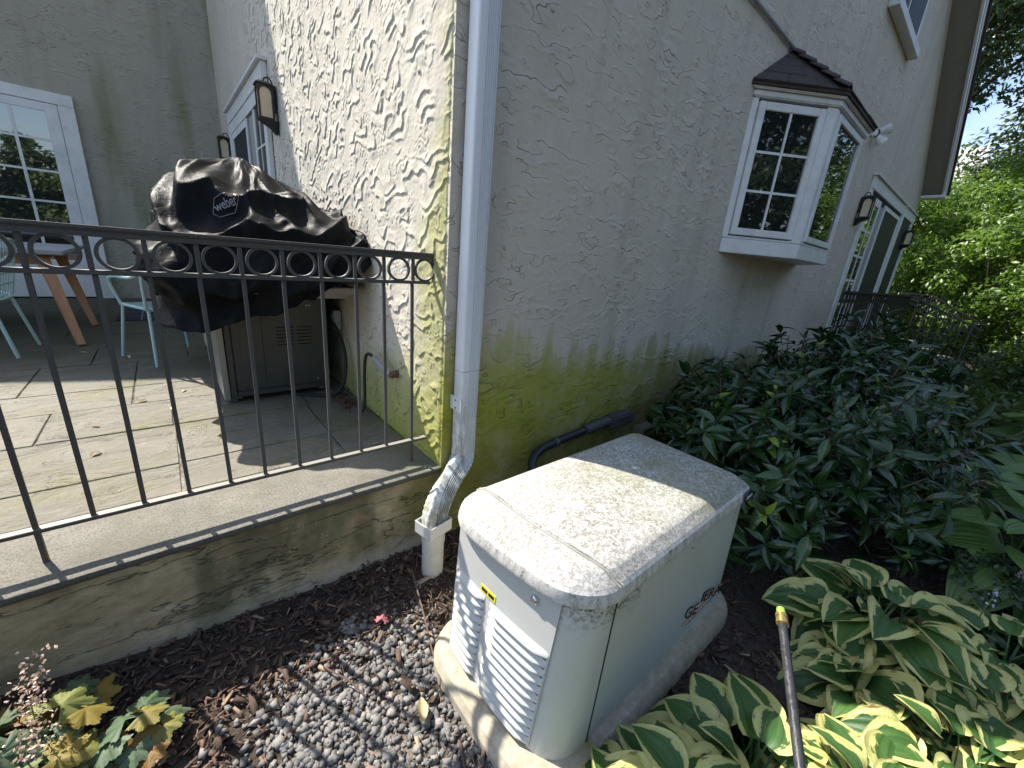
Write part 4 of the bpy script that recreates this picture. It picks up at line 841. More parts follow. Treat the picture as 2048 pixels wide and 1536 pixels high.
gb(MB().loops([L3(rrect(*bxs(z), 0.10, z, 0.022, rf=0.05)) for z in (0.088, 0.12, 0.2, 0.3, 0.4, 0.5, 0.6, 0.67)]), 'body', m_gen, smooth=True)
# lid: rim, bevel and gently crowned top
lx0, lx1, ly0, ly1 = -0.304, 0.815, -1.176, -0.570
gb(MB().loops([L3(rrect(lx0 + 0.02, lx1 - 0.02, ly0 + 0.02, ly1 - 0.02, 0.12, 0.628, 0.025, rf=0.05)), L3(rrect(lx0, lx1, ly0, ly1, 0.13, 0.628, 0.026, rf=0.06)), L3(rrect(lx0 - 0.002, lx1 + 0.002, ly0 - 0.002, ly1 + 0.002, 0.132, 0.641, 0.026, rf=0.06)), L3(rrect(lx0 + 0.004, lx1 - 0.004, ly0 + 0.004, ly1 - 0.004, 0.128, 0.668, 0.025, rf=0.06)), L3(rrect(lx0 + 0.012, lx1 - 0.012, ly0 + 0.012, ly1 - 0.012, 0.122, 0.677, 0.025, rf=0.055))], cap1=False), 'lid_rim', m_rim, smooth=26)
def top_z(k): return 0.677 + 0.024 * min(1.0, k / 0.11) + 0.004 * min(1.0, max(0, k - 0.11) / 0.05) + 0.016 * (1 - (1 - min(1.0, max(0, k - 0.12) / 0.88)) ** 2)
loops_ = []
for k in (0, 0.012, 0.05, 0.095, 0.107, 0.118, 0.135, 0.17, 0.26, 0.40, 0.6, 0.8):
    ins = 0.0125 + 0.285 * k
    loops_.append(L3(rrect(lx0 + ins, lx1 - ins, ly0 + ins, ly1 - ins, max(0.012, 0.122 - 0.11 * k), top_z(k) , 0.025 * (1 - k), rf=max(0.012, 0.055 - 0.04 * k))))
gb(MB().loops(loops_, cap0=False), 'lid', m_lid, smooth=26)
# moulded lip across the lid near its front end
def lid_h(x, y):
    ins = min(x - lx0 + 0.02, lx1 - x, y - ly0, ly1 - y); k = max(0.0, (ins - 0.0125) / 0.285); return top_z(k) + 0.004 * ((x + 0.3) / 1.1)
lip = [(-0.165 - 0.028 * (1 - ((y + 0.875) / 0.30) ** 2), y, 0) for y in np.linspace(-1.172, -0.578, 40)]
gb(MB().tube([(tilt((x, y, 0.7))[0], y, lid_h(x, y) + 0.0005) for x, y, _ in lip], 0.003, 6), 'lid_lip', m_lid, smooth=True)
gb(MB().tube([(tilt((x - 0.010, y, 0.7))[0], y, lid_h(x - 0.01, y) - 0.0015) for x, y, _ in lip], 0.004, 6), 'lid_seam', m_soffit, smooth=True)
# side seam and badge, lettering on the long side
sx_ = -0.165
gb(MB().loops([[tilt((sx_ - 0.003 - 0.0, bxs(z)[2] - 0.0015, z)), tilt((sx_ + 0.003, bxs(z)[2] - 0.0015, z)), tilt((sx_ + 0.003, bxs(z)[2] + 0.004, z)), tilt((sx_ - 0.003, bxs(z)[2] + 0.004, z))] for z in (0.09, 0.3, 0.63)]), 'seam', m_gap)
# end panel face: a slightly proud bowed sheet
def end_x(y, z):
    x0, x1, y0, y1 = bxs(z); ym, hw = (y0 + y1) / 2, (y1 - y0) / 2; return x0 - 0.022 * max(0, 1 - ((y - ym) / hw) ** 2)
def sheet(y0, y1, z0, z1, off, n=14, m=3, th=0.004):
    A_ = [[tilt((end_x(y, z) - off, y, z)) for y in np.linspace(y0, y1, n)] for z in np.linspace(z0, z1, m)]
    B_ = [[tilt((end_x(y, z) - off + th, y, z)) for y in np.linspace(y0, y1, n)] for z in np.linspace(z0, z1, m)]
    mb = MB(); nn = n * m; V_ = [p for r in A_ for p in r] + [p for r in B_ for p in r]; F_ = []
    for i in range(m - 1):
        for j in range(n - 1): F_ += [(i * n + j, i * n + j + 1, (i + 1) * n + j + 1, (i + 1) * n + j), (nn + i * n + j, nn + (i + 1) * n + j, nn + (i + 1) * n + j + 1, nn + i * n + j + 1)]
    ring = list(range(n)) + [i * n + n - 1 for i in range(1, m)] + [(m - 1) * n + j for j in range(n - 2, -1, -1)] + [i * n for i in range(m - 2, 0, -1)]
    for q in range(len(ring)): a_, b_ = ring[q], ring[(q + 1) % len(ring)]; F_.append((a_, nn + a_, nn + b_, b_))
    return mb.add(V_, F_)
gb(sheet(-1.08, -0.640, 0.10, 0.628, 0.0045), 'end_panel', m_gpanel, smooth=True)
def louver(y0, y1, z0, z1, n=8):
    rows_ = []
    prof = [(0.0045, z1), (0.008, z1 - 0.004), (0.021, z0 + 0.010), (0.022, z0 + 0.005), (0.019, z0 + 0.002), (0.006, z0)]
    Ls = []
    for y in np.linspace(y0, y1, n):
        e_ = min(1.0, min(y - y0, y1 - y) / 0.015 + 0.12)
        Ls.append([tilt((end_x(y, z) - 0.0045 - (o - 0.0045) * e_, y, z)) for o, z in prof])
    return MB().loops(Ls)
for k in range(11):
    z1 = 0.445 - k * 0.0315
    gb(louver(-1.076, -0.838, z1 - 0.0315 + 0.006, z1), 'louver', m_gpanel, smooth=True); gb(louver(-0.812, -0.645, z1 - 0.0315 + 0.008, z1 + 0.002), 'louver', m_gpanel, smooth=True)
    gb(sheet(-1.072, -0.842, z1 - 0.0315 + 0.0005, z1 - 0.0262, 0.0052, 6, 2, 0.001), 'louver_slot', m_gap); gb(sheet(-0.808, -0.650, z1 - 0.0305, z1 - 0.0245, 0.0052, 6, 2, 0.001), 'louver_slot', m_gap)
lk = tilt((end_x(-1.0, 0.575) - 0.006, -1.0, 0.575))
o = gb(MB().lathe([(0.030, 0), (0.028, 0.003), (0.020, 0.001), (0.018, 0.0)], (0, 0, 0), 20), 'lock_recess', m_gpanel, smooth=True); o.matrix_local = Matrix.Translation(Vector(lk) - GEN0) @ Matrix.Rotation(-math.pi / 2, 4, 'Y'); o.matrix_parent_inverse.identity()
o = gb(MB().lathe([(0.013, 0), (0.013, 0.008), (0.010, 0.011), (0.004, 0.0115)], (0, 0, 0), 16), 'lock', m_chrome, smooth=True); o.matrix_parent_inverse.identity(); o.matrix_local = Matrix.Translation(Vector(lk) - GEN0) @ Matrix.Rotation(-math.pi / 2, 4, 'Y')
for (x, z) in ((-0.10, 0.585), (0.30, 0.585), (0.68, 0.585), (-0.10, 0.135), (0.68, 0.135)):
    o = gb(MB().lathe([(0.006, 0), (0.0055, 0.002), (0.003, 0.003)], (0, 0, 0), 10), 'screw', m_galv); o.matrix_parent_inverse.identity(); o.matrix_local = Matrix.Translation(Vector(tilt((x, bxs(z)[2] - 0.0003, z))) - GEN0) @ Matrix.Rotation(math.pi / 2, 4, 'X')
st_ = gb(sheet(-0.858, -0.786, 0.452, 0.478, 0.0065, 5, 2, 0.0015), 'warning_sticker', m_yellow)
gb(sheet(-0.852, -0.826, 0.459, 0.471, 0.0072, 4, 2, 0.0006).add([], []), 'sticker_print', m_ink); gb(sheet(-0.820, -0.792, 0.459, 0.471, 0.0072, 4, 2, 0.0006), 'sticker_print', m_ink)
def text_mesh(txt, size, extrude=0.0006, bold=0.0):
    cu = bpy.data.curves.new('text', 'FONT'); cu.body = txt; cu.size = size; cu.extrude = extrude; cu.offset = bold
    ob = bpy.data.objects.new('text', cu); COL.objects.link(ob); dg = bpy.context.evaluated_depsgraph_get()
    me = bpy.data.meshes.new_from_object(ob.evaluated_get(dg)); bpy.data.objects.remove(ob); bpy.data.curves.remove(cu); return me
slope = 0.004 / 1.1
def side_text(name, txt, x, z, size, mat, xs=1.0, shear=0.0):
    me = text_mesh(txt, size); o = link(name, me, mat); o.parent = gen
    zz = tilt((x, 0, z))[2]
    Mx = Matrix(((xs, shear, 0, 0), (0, 1, 0, 0), (0, 0, 1, 0), (0, 0, 0, 1)))
    o.matrix_local = Matrix.Translation(Vector((x, bxs(z)[2] - 0.0012, zz)) - GEN0) @ Matrix.Rotation(-slope * 0.3, 4, 'Y') @ Matrix.Rotation(math.pi / 2, 4, 'X') @ Mx
    return o
side_text('lettering', 'GE', 0.405, 0.205, 0.075, m_ink, 1.0, 0.25); side_text('lettering', 'IERAC', 0.545, 0.205, 0.075, m_ink, 0.98, 0.25)
gb(MB().box(0.40, 0.765, -1.1755, -1.1735, 0.178, 0.186), 'stripe', m_orange); side_text('lettering', 'AUTOMATIC STANDBY GENERATOR', 0.44, 0.148, 0.017, m_soffit)
bd = tilt((0.722, ly0 - 0.0045, 0.654)); o = gb(MB().lathe([(0.031, 0), (0.031, 0.004), (0.028, 0.006)], (0, 0, 0), 28), 'badge', m_black, smooth=True); o.matrix_parent_inverse.identity(); o.matrix_local = Matrix.Translation(Vector(bd) - GEN0) @ Matrix.Rotation(math.pi / 2, 4, 'X')
me = text_mesh('20kW', 0.022); o = link('badge_lettering', me, m_badgew); o.parent = gen; o.matrix_local = Matrix.Translation(Vector((bd[0] - 0.024, bd[1] - 0.0068, bd[2] - 0.007)) - GEN0) @ Matrix.Rotation(math.pi / 2, 4, 'X')

# ------------------------------------------------------------------ grill
G0 = Vector((-0.45, 2.1, 0.43))
gr = thing('grill', 'large steel gas grill on casters, half hidden under a crumpled black cover', 'grill', G0)
def qb(mb, name, mat, parent=gr, **k):
    o = mb.build(name, mat, None, **k); o.parent = parent; o.matrix_parent_inverse = Matrix.Translation(G0).inverted() if parent is gr else Matrix(); return o
gx0, gx1, gy0, gy1 = -0.74, -0.13, 1.40, 2.55
qb(MB().box(-0.70, gx1, gy0, gy0 + 0.02, 0.515, 1.17), 'side_panel', m_steel, bevel=0.004)
qb(MB().box(-0.70, gx1, gy0 - 0.008, gy0 + 0.025, 0.478, 0.513), 'bottom_rail', m_steel, bevel=0.003)
qb(MB().box(-0.655, -0.60, gy0 - 0.0045, gy0 - 0.0005, 0.56, 1.15), 'pressed_rib', m_steel, bevel=0.0015)
qb(MB().box(-0.596, -0.5935, gy0 - 0.002, gy0 - 0.0004, 0.56, 1.15).box(-0.534, -0.5315, gy0 - 0.002, gy0 - 0.0004, 0.58, 1.15), 'crease', m_gap)
for k in range(6):
    z = 0.805 + k * 0.0235
    for x0, x1 in ((-0.45, -0.345), (-0.325, -0.232)): qb(MB().box(x0, x1, gy0 - 0.002, gy0 - 0.0005, z, z + 0.007), 'vent_slot', m_gap)
for x, z, m in ((-0.575, 1.09, m_gap), (-0.59, 1.055, m_gap), (-0.585, 1.015, m_gap), (-0.42, 1.09, m_gap), (-0.255, 1.07, m_white), (-0.238, 1.07, m_white), (-0.21, 0.545, m_white), (-0.645, 0.53, m_gap), (-0.50, 0.60, m_gap)):
    o = qb(MB().lathe([(0.0045, 0), (0.0045, 0.002)], (0, 0, 0), 8), 'bolt', m); o.matrix_basis = Matrix.Translation((x, gy0 - 0.0005, z)) @ Matrix.Rotation(math.pi / 2, 4, 'X')
qb(MB().box(-0.735, -0.705, gy0 + 0.002, gy0 + 0.05, 0.44, 1.17), 'front_post', m_steel, bevel=0.003)
qb(MB().box(-0.70, gx1, gy1 - 0.02, gy1, 0.48, 1.17), 'side_panel', m_steel)
qb(MB().box(gx1 - 0.02, gx1 - 0.001, gy0 + 0.022, gy1 - 0.022, 0.48, 1.17), 'back_panel', m_steel)
qb(MB().box(-0.70, gx1 - 0.022, gy0 + 0.03, gy1 - 0.03, 0.478, 0.50), 'floor_panel', m_steel)
qb(MB().box(-0.775, -0.742, gy0 + 0.01, 1.965, 0.455, 1.08), 'door', m_steel_lt, bevel=0.004)
qb(MB().box(-0.775, -0.742, 1.975, gy1 - 0.01, 0.455, 1.08), 'door', m_steel_lt, bevel=0.004)
for y in (1.92, 2.02): qb(MB().tube([(-0.80, y, 0.72), (-0.80, y, 1.0)], 0.009, 8), 'door_handle', m_steel_lt)
qb(MB().box(-0.80, gx1, gy0, gy1, 1.172, 1.25), 'cook_box', m_steel)
qb(MB().box(-0.62, -0.045, 0.97, gy0 - 0.01, 1.195, 1.235), 'side_shelf', m_shelf, bevel=0.006)
qb(MB().box(-0.58, -0.10, 1.02, gy0 - 0.012, 1.165, 1.193), 'shelf_bracket', m_shelf, bevel=0.003)
qb(MB().loops([[(-0.45 + 0.27 * math.cos(t), y, 1.255 + 0.42 * max(0, math.sin(t))) for t in [math.pi * k / 10 for k in range(11)]] for y in (gy0 + 0.08, gy1 - 0.05)]), 'lid', m_black)
for x, y in ((-0.70, gy0 + 0.05), (-0.18, gy0 + 0.05), (-0.70, gy1 - 0.06), (-0.18, gy1 - 0.06)):
    c = qb(MB().tube([(x - 0.0, y - 0.014, 0.4665 - 0.0), (x - 0.0, y + 0.014, 0.4665)], 0.036, 16), 'caster', m_rubber, smooth=True)
    MB().box(x - 0.02, x + 0.02, y - 0.02, y - 0.0145, 0.455, 0.50).box(x - 0.02, x + 0.02, y + 0.0145, y + 0.02, 0.455, 0.50).build('caster_fork', m_steel_lt, c)

# ------------------------------------------------------------------ crumpled grill cover: rings from the hem up to the bunched top
ST = [  # stations round the grill, each a column of points from hem to top
    [(-0.012, 0.90, 1.36), (-0.012, 0.90, 1.47), (-0.03, 1.00, 1.56), (-0.13, 1.30, 1.69), (-0.42, 1.72, 1.90)],
    [(-0.24, 0.90, 1.22), (-0.24, 0.88, 1.40), (-0.25, 0.96, 1.54), (-0.32, 1.28, 1.72), (-0.45, 1.74, 1.93)],
    [(-0.46, 0.94, 1.12), (-0.46, 0.91, 1.34), (-0.46, 0.98, 1.52), (-0.47, 1.30, 1.74), (-0.47, 1.76, 1.95)],
    [(-0.70, 1.10, 1.02), (-0.72, 1.02, 1.28), (-0.70, 1.10, 1.50), (-0.62, 1.36, 1.75), (-0.50, 1.78, 1.96)],
    [(-0.93, 1.24, 0.98), (-1.00, 1.20, 1.25), (-0.96, 1.26, 1.50), (-0.81, 1.44, 1.79), (-0.54, 1.82, 1.96)],
    [(-0.95, 1.60, 0.96), (-1.02, 1.60, 1.25), (-0.98, 1.60, 1.50), (-0.82, 1.70, 1.80), (-0.55, 1.88, 1.96)],
    [(-0.95, 2.10, 0.99), (-1.01, 2.10, 1.25), (-0.96, 2.10, 1.48), (-0.78, 2.06, 1.78), (-0.54, 2.00, 1.96)],
    [(-0.95, 2.70, 1.02), (-1.00, 2.70, 1.25), (-0.90, 2.66, 1.45), (-0.72, 2.45, 1.70), (-0.50, 2.10, 1.94)],
    [(-0.45, 2.98, 1.10), (-0.45, 2.98, 1.30), (-0.45, 2.85, 1.50), (-0.45, 2.58, 1.70), (-0.45, 2.14, 1.92)],
    [(-0.04, 2.80, 1.18), (-0.025, 2.80, 1.35), (-0.06, 2.70, 1.50), (-0.16, 2.46, 1.68), (-0.41, 2.10, 1.91)],
    [(-0.02, 1.90, 1.24), (-0.018, 1.90, 1.42), (-0.04, 1.90, 1.58), (-0.15, 1.88, 1.74), (-0.40, 1.90, 1.91)],
    [(-0.015, 1.25, 1.30), (-0.015, 1.25, 1.46), (-0.03, 1.30, 1.58), (-0.13, 1.50, 1.72), (-0.41, 1.78, 1.90)]]
ST = np.array(ST); NT, NK = 300, 130
def cub(P, t, per):                                     # Catmull-Rom along axis 0
    n = len(P); t = np.asarray(t); i = np.floor(t).astype(int); f = (t - i)[:, None, None] if P.ndim == 3 else (t - i)[:, None]
    if not per: i = np.clip(i, 0, n - 2); f = (t - i)[:, None, None] if P.ndim == 3 else (t - i)[:, None]
    g = lambda k: P[(i + k) % n] if per else P[np.clip(i + k, 0, n - 1)]
    a, b, c, d = g(-1), g(0), g(1), g(2)
    return 0.5 * (2 * b + (c - a) * f + (2 * a - 5 * b + 4 * c - d) * f ** 2 + (3 * b - a - 3 * c + d) * f ** 3)
th = np.arange(NT) * len(ST) / NT; kk = np.linspace(0, 4, NK)
cols = cub(ST, th, True)                                # NT x 5 x 3
Pc = cub(np.swapaxes(cols, 0, 1), kk, False)            # NK x NT x 3
def normals(P):
    dt = np.roll(P, -1, 1) - np.roll(P, 1, 1); dk = np.gradient(P, axis=0); n = np.cross(dt, dk); return n / (np.linalg.norm(n, axis=2, keepdims=True) + 1e-9)
Nc = normals(Pc); ctr = Pc.mean((0, 1)); Nc *= np.sign(((Pc - ctr) * Nc).sum(2).mean() or 1)
TH, KK = np.meshgrid(th, kk)
A_ = TH * 2 * math.pi / len(ST); ca, sa = np.cos(A_), np.sin(A_)      # periodic noise coordinates
def pn(f, g, s): return perlin(ca * f + 3.1, sa * f + KK * g + 1.7, s)
def ridge(ph, p=0.75): t = np.abs(2 * (ph - np.floor(ph)) - 1); return 1 - t ** p
def cusp(ph, p=0.85): return 1 - np.abs(np.sin(math.pi * ph)) ** p            # sharp crest, rounded trough
wrp = pn(1.6, 0.7, 3)
sw = KK * 0.92 + 0.42 * np.cos((TH - 2.3) * 0.95) + 0.75 * wrp + 0.16 * pn(4.2, 1.2, 4)
m1 = np.clip(0.70 + 1.0 * pn(1.8, 0.8, 8), 0.2, 1.2)
dg = TH * 0.62 - KK * 0.62 + 0.85 * pn(2.0, 0.8, 11) + 0.14 * pn(6, 2, 12); m2 = np.clip(0.42 + 1.5 * pn(2.2, 0.9, 14), 0, 1)
hg = TH * 1.35 + 0.8 * pn(2.6, 0.6, 17) + KK * 0.35; m3 = np.clip(1.35 - KK * 0.55, 0.1, 1)
d2 = TH * 0.9 + KK * 1.3 + 1.1 * pn(2.8, 1.0, 19); m4 = np.clip(0.1 + 1.6 * pn(2.4, 1.2, 24), 0, 1)
fade = np.clip((4 - KK) / 1.0, 0.05, 1)
D = (0.088 * (cusp(sw) - 0.40) * m1 + 0.070 * (cusp(dg, 0.8) - 0.35) * m2 + 0.034 * (cusp(hg) - 0.35) * m3 + 0.030 * (cusp(d2, 0.8) - 0.35) * m4 + 0.03 * pn(1.6, 0.8, 30)) * fade
D = 0.6 * D + 0.2 * (np.roll(D, 1, 1) + np.roll(D, -1, 1))
Pd = Pc + Nc * D[:, :, None]
Pd[:, :, 2] += (0.045 * pn(3.0, 0.4, 33) + 0.02 * pn(8, 0.4, 34)) * np.clip(1 - KK * 1.2, 0, 1)   # uneven hem
Pd[:, :, 2] += np.clip((KK - 3.2) / 0.8, 0, 1) * 0.0
Pd[:, :, 0] = np.minimum(Pd[:, :, 0], -0.010 + 0 * KK)
topc = Pd[-1].mean(0) + np.array([0, 0, -0.015])
Vc = np.concatenate([Pd.reshape(-1, 3), topc[None]])
idx = np.arange(NK * NT).reshape(NK, NT); nx_ = np.roll(idx, -1, 1)
Fq = np.stack([idx[:-1], nx_[:-1], nx_[1:], idx[1:]], -1).reshape(-1, 4)
Ft = np.stack([idx[-1], nx_[-1], np.full(NT, NK * NT), np.full(NT, NK * NT)], -1)
cme = bpy.data.meshes.new('grill_cover'); cme.from_pydata(Vc.tolist(), [], Fq.tolist() + [tuple(f[:3]) for f in Ft.tolist()]); cme.shade_smooth()
cov = link('grill_cover', cme, m_cover); tag(cov, 'crumpled black vinyl cover bunched over the top of the gas grill', 'grill cover')
sol = cov.modifiers.new('thickness', 'SOLIDIFY'); sol.thickness = 0.003; sol.offset = -1
Nd = normals(Pd); Nd *= np.sign((Nd * Nc).sum())
def on_cover(t0, k0, me, name, mat, rot, sx=1.0, sz=1.0):
    """print laid on the cloth: mesh (x right, y up, metres) wrapped about station t0, level k0"""
    n_ = len(me.vertices); q = np.zeros(n_ * 3); me.vertices.foreach_get('co', q); q = q.reshape(-1, 3); c, s = math.cos(rot), math.sin(rot)
    x, y = q[:, 0] * sx, q[:, 1] * sz; x, y = x * c - y * s, x * s + y * c
    j0 = t0 * NT / len(ST); i0 = k0 * (NK - 1) / 4
    i0i, j0i = int(i0), int(j0)
    su = np.linalg.norm(Pc[i0i, (j0i + 3) % NT] - Pc[i0i, (j0i - 3) % NT]) / 6; sv = np.linalg.norm(Pc[i0i + 3, j0i] - Pc[i0i - 3, j0i]) / 6
    jj = j0 - x / su; ii = np.clip(i0 + y / sv, 0, NK - 1.01)
    a, b = np.floor(ii).astype(int), np.floor(jj).astype(int); fa, fb = (ii - a)[:, None], (jj - b)[:, None]
    def bl(G): return (G[a, b % NT] * (1 - fa) * (1 - fb) + G[a + 1, b % NT] * fa * (1 - fb) + G[a, (b + 1) % NT] * (1 - fa) * fb + G[a + 1, (b + 1) % NT] * fa * fb)
    P2 = bl(Pd) + bl(Nd) * 0.009; me.vertices.foreach_set('co', P2.astype(np.float32).ravel()); me.update()
    o = link(name, me, mat); o.parent = cov; return o
def cut_mesh(me, n=2):
    bm = bmesh.new(); bm.from_mesh(me); bmesh.ops.triangulate(bm, faces=bm.faces)
    for _ in range(n): bmesh.ops.subdivide_edges(bm, edges=[e for e in bm.edges if e.calc_length() > 0.012], cuts=1)
    bm.to_mesh(me); bm.free(); return me
PT, PK = 3.15, 2.42
on_cover(PT, PK, cut_mesh(text_mesh('weber', 0.098, 0, 0.0012)), 'lettering', m_print, 0.48, 0.50, 0.68)
lm = MB()
for p, q in (((-0.04, -0.01), (0.0, -0.05)), ((0.0, -0.05), (0.16, -0.05)), ((0.16, -0.05), (0.30, 0.04)), ((-0.04, -0.01), (0.04, 0.10)), ((0.04, 0.10), (0.26, 0.10)), ((0.26, 0.10), (0.30, 0.04))):
    n_ = 8
    for k in range(n_):
        a_ = Vector((*p, 0)).lerp(Vector((*q, 0)), k / n_); b_ = Vector((*p, 0)).lerp(Vector((*q, 0)), (k + 1) / n_); w_ = Vector((-(b_ - a_).y, (b_ - a_).x, 0)).normalized() * 0.0022
        lm.add([a_ - w_, b_ - w_, b_ + w_, a_ + w_], [(0, 1, 2, 3)])
on_cover(PT, PK, lm.mesh('outline'), 'print_outline', m_print, 0.48, 0.50, 0.68)
on_cover(PT, PK, cut_mesh(MB().add([(0.255, 0.045, 0), (0.30, 0.052, 0), (0.285, 0.085, 0), (0.255, 0.08, 0)], [(0, 1, 2, 3)]).mesh('red_mark')), 'red_mark', m_printred, 0.48, 0.50, 0.68)


# ------------------------------------------------------------------ table, chairs, mat on the patio
T0 = Vector((-2.7, 4.6, 0.43)); tb = thing('patio_table', 'grey topped patio table on splayed wooden legs', 'table', T0)
def tbp(mb, name, mat, **k):
    o = mb.build(name, mat, None, **k); o.parent = tb; o.matrix_parent_inverse = Matrix.Translation(T0).inverted(); return o
tbp(MB().box(-3.9, -1.64, 3.9, 5.35, 1.175, 1.215), 'tabletop', m_table, bevel=0.008)
tbp(MB().box(-3.75, -1.80, 4.02, 4.06, 1.08, 1.174).box(-3.75, -1.80, 5.2, 5.24, 1.08, 1.174), 'apron', m_wood, bevel=0.003)
for (xa, ya, xb_, yb_) in ((-1.80, 4.02, -1.61, 3.46), (-1.78, 4.72, -1.60, 4.46), (-3.7, 4.1, -3.9, 3.8), (-3.7, 5.1, -3.9, 5.5)):
    tbp(MB().tube([(xb_, yb_, 0.4355), (xa, ya, 1.174)], [0.026, 0.042], sx=[(-1, -.75), (1, -.75), (1, .75), (-1, .75)]), 'leg', m_wood, bevel=0.006)
def chair(label, loc, rz):
    t = thing('patio_chair', label, 'chair', loc, rz, group='mint metal chairs at the patio table')
    sw, sd, sh = 0.235, 0.225, 0.44
    rim = [(sw * math.copysign(abs(math.cos(a)) ** 0.6, math.cos(a)), sd * math.copysign(abs(math.sin(a)) ** 0.6, math.sin(a)), sh + 0.012 * math.cos(2 * a)) for a in [2 * math.pi * k / 28 for k in range(28)]]
    MB().tube(rim, 0.012, 8, closed=True).build('seat_rim', m_mint, t, smooth=True)
    for k in range(-5, 6):
        u = k * 0.038; MB().bar((u, -sd * 0.93, sh), (u, sd * 0.93, sh), 0.010, 0.004).build('seat_slat', m_mint, t); MB().bar((-sw * 0.93, u, sh + 0.0045), (sw * 0.93, u, sh + 0.0045), 0.010, 0.004).build('seat_slat', m_mint, t)
    for sx in (-1, 1):
        MB().tube([(sx * 0.20, -0.19, sh - 0.005), (sx * 0.245, -0.245, 0.0)], 0.0125, 8).build('leg', m_mint, t, smooth=True)
        MB().tube([(sx * 0.20, 0.19, sh - 0.005), (sx * 0.245, 0.27, 0.0)], 0.0125, 8).build('leg', m_mint, t, smooth=True)
        MB().tube(catmull([(sx * 0.22, -0.16, sh), (sx * 0.26, -0.18, sh + 0.18), (sx * 0.27, -0.08, sh + 0.23), (sx * 0.26, 0.15, sh + 0.24), (sx * 0.23, 0.24, sh + 0.30)], 5), 0.0115, 8).build('arm', m_mint, t, smooth=True)
    MB().tube(catmull([(-0.22, 0.20, sh), (-0.23, 0.26, sh + 0.30), (-0.15, 0.30, sh + 0.42), (0.15, 0.30, sh + 0.42), (0.23, 0.26, sh + 0.30), (0.22, 0.20, sh)], 6), 0.012, 8).build('back_frame', m_mint, t, smooth=True)
    for k in range(-3, 4): MB().bar((k * 0.05, 0.212, sh + 0.02), (k * 0.052, 0.296, sh + 0.41), 0.012, 0.004, up=(0, 1, 0)).build('back_slat', m_mint, t)
    for z in (0.1, 0.18, 0.26, 0.34): MB().bar((-0.20, 0.218 + z * 0.19, sh + z), (0.20, 0.218 + z * 0.19, sh + z), 0.012, 0.004, up=(0, 1, 0)).build('back_slat', m_mint, t)
    return t
c1 = chair('mint metal chair with a lattice seat pushed under the grey table', (-2.17, 3.40, 0.4325), math.radians(-95))
copy_thing(c1, (-1.00, 2.86, 0.4325), math.radians(205), 'mint metal chair with a lattice seat half hidden behind the black grill cover')
tag(MB().box(-1.46, -0.62, 4.72, 6.3, 0.434, 0.443).build('door_mat', m_rug, bevel=0.003), 'dark plaid mat lying on the patio stones', 'mat')

# ------------------------------------------------------------------ pressure washer wand held into the picture
Wt, Wb = Vector((-0.105, -1.5025, 0.862)), Vector((-0.335, -1.612, 0.806)); wdn = (Wb - Wt).normalized()
wand = thing('spray_wand', 'black pressure washer wand with a brass collar and green nozzle held over the hosta bed', 'spray wand', Wt)
def wp_(mb, name, mat, **k):
    o = mb.build(name, mat, None, **k); o.parent = wand; o.matrix_parent_inverse = Matrix.Translation(Wt).inverted(); return o
wp_(MB().tube([Wt + wdn * 0.022, Wt + wdn * 0.62], 0.0078, 18), 'tube', m_wand, smooth=True)
wp_(MB().tube([Wt + wdn * s for s in (0.002, 0.004, 0.010, 0.011, 0.016, 0.0165, 0.024, 0.026)], [0.0085, 0.0108, 0.0108, 0.0095, 0.0095, 0.011, 0.011, 0.0085], 20), 'collar', m_brass, smooth=True)
wp_(MB().tube([Wt - wdn * s for s in (0.012, 0.010, 0.002, -0.002)], [0.0055, 0.0075, 0.0080, 0.0080], 16), 'nozzle', m_green, smooth=True)

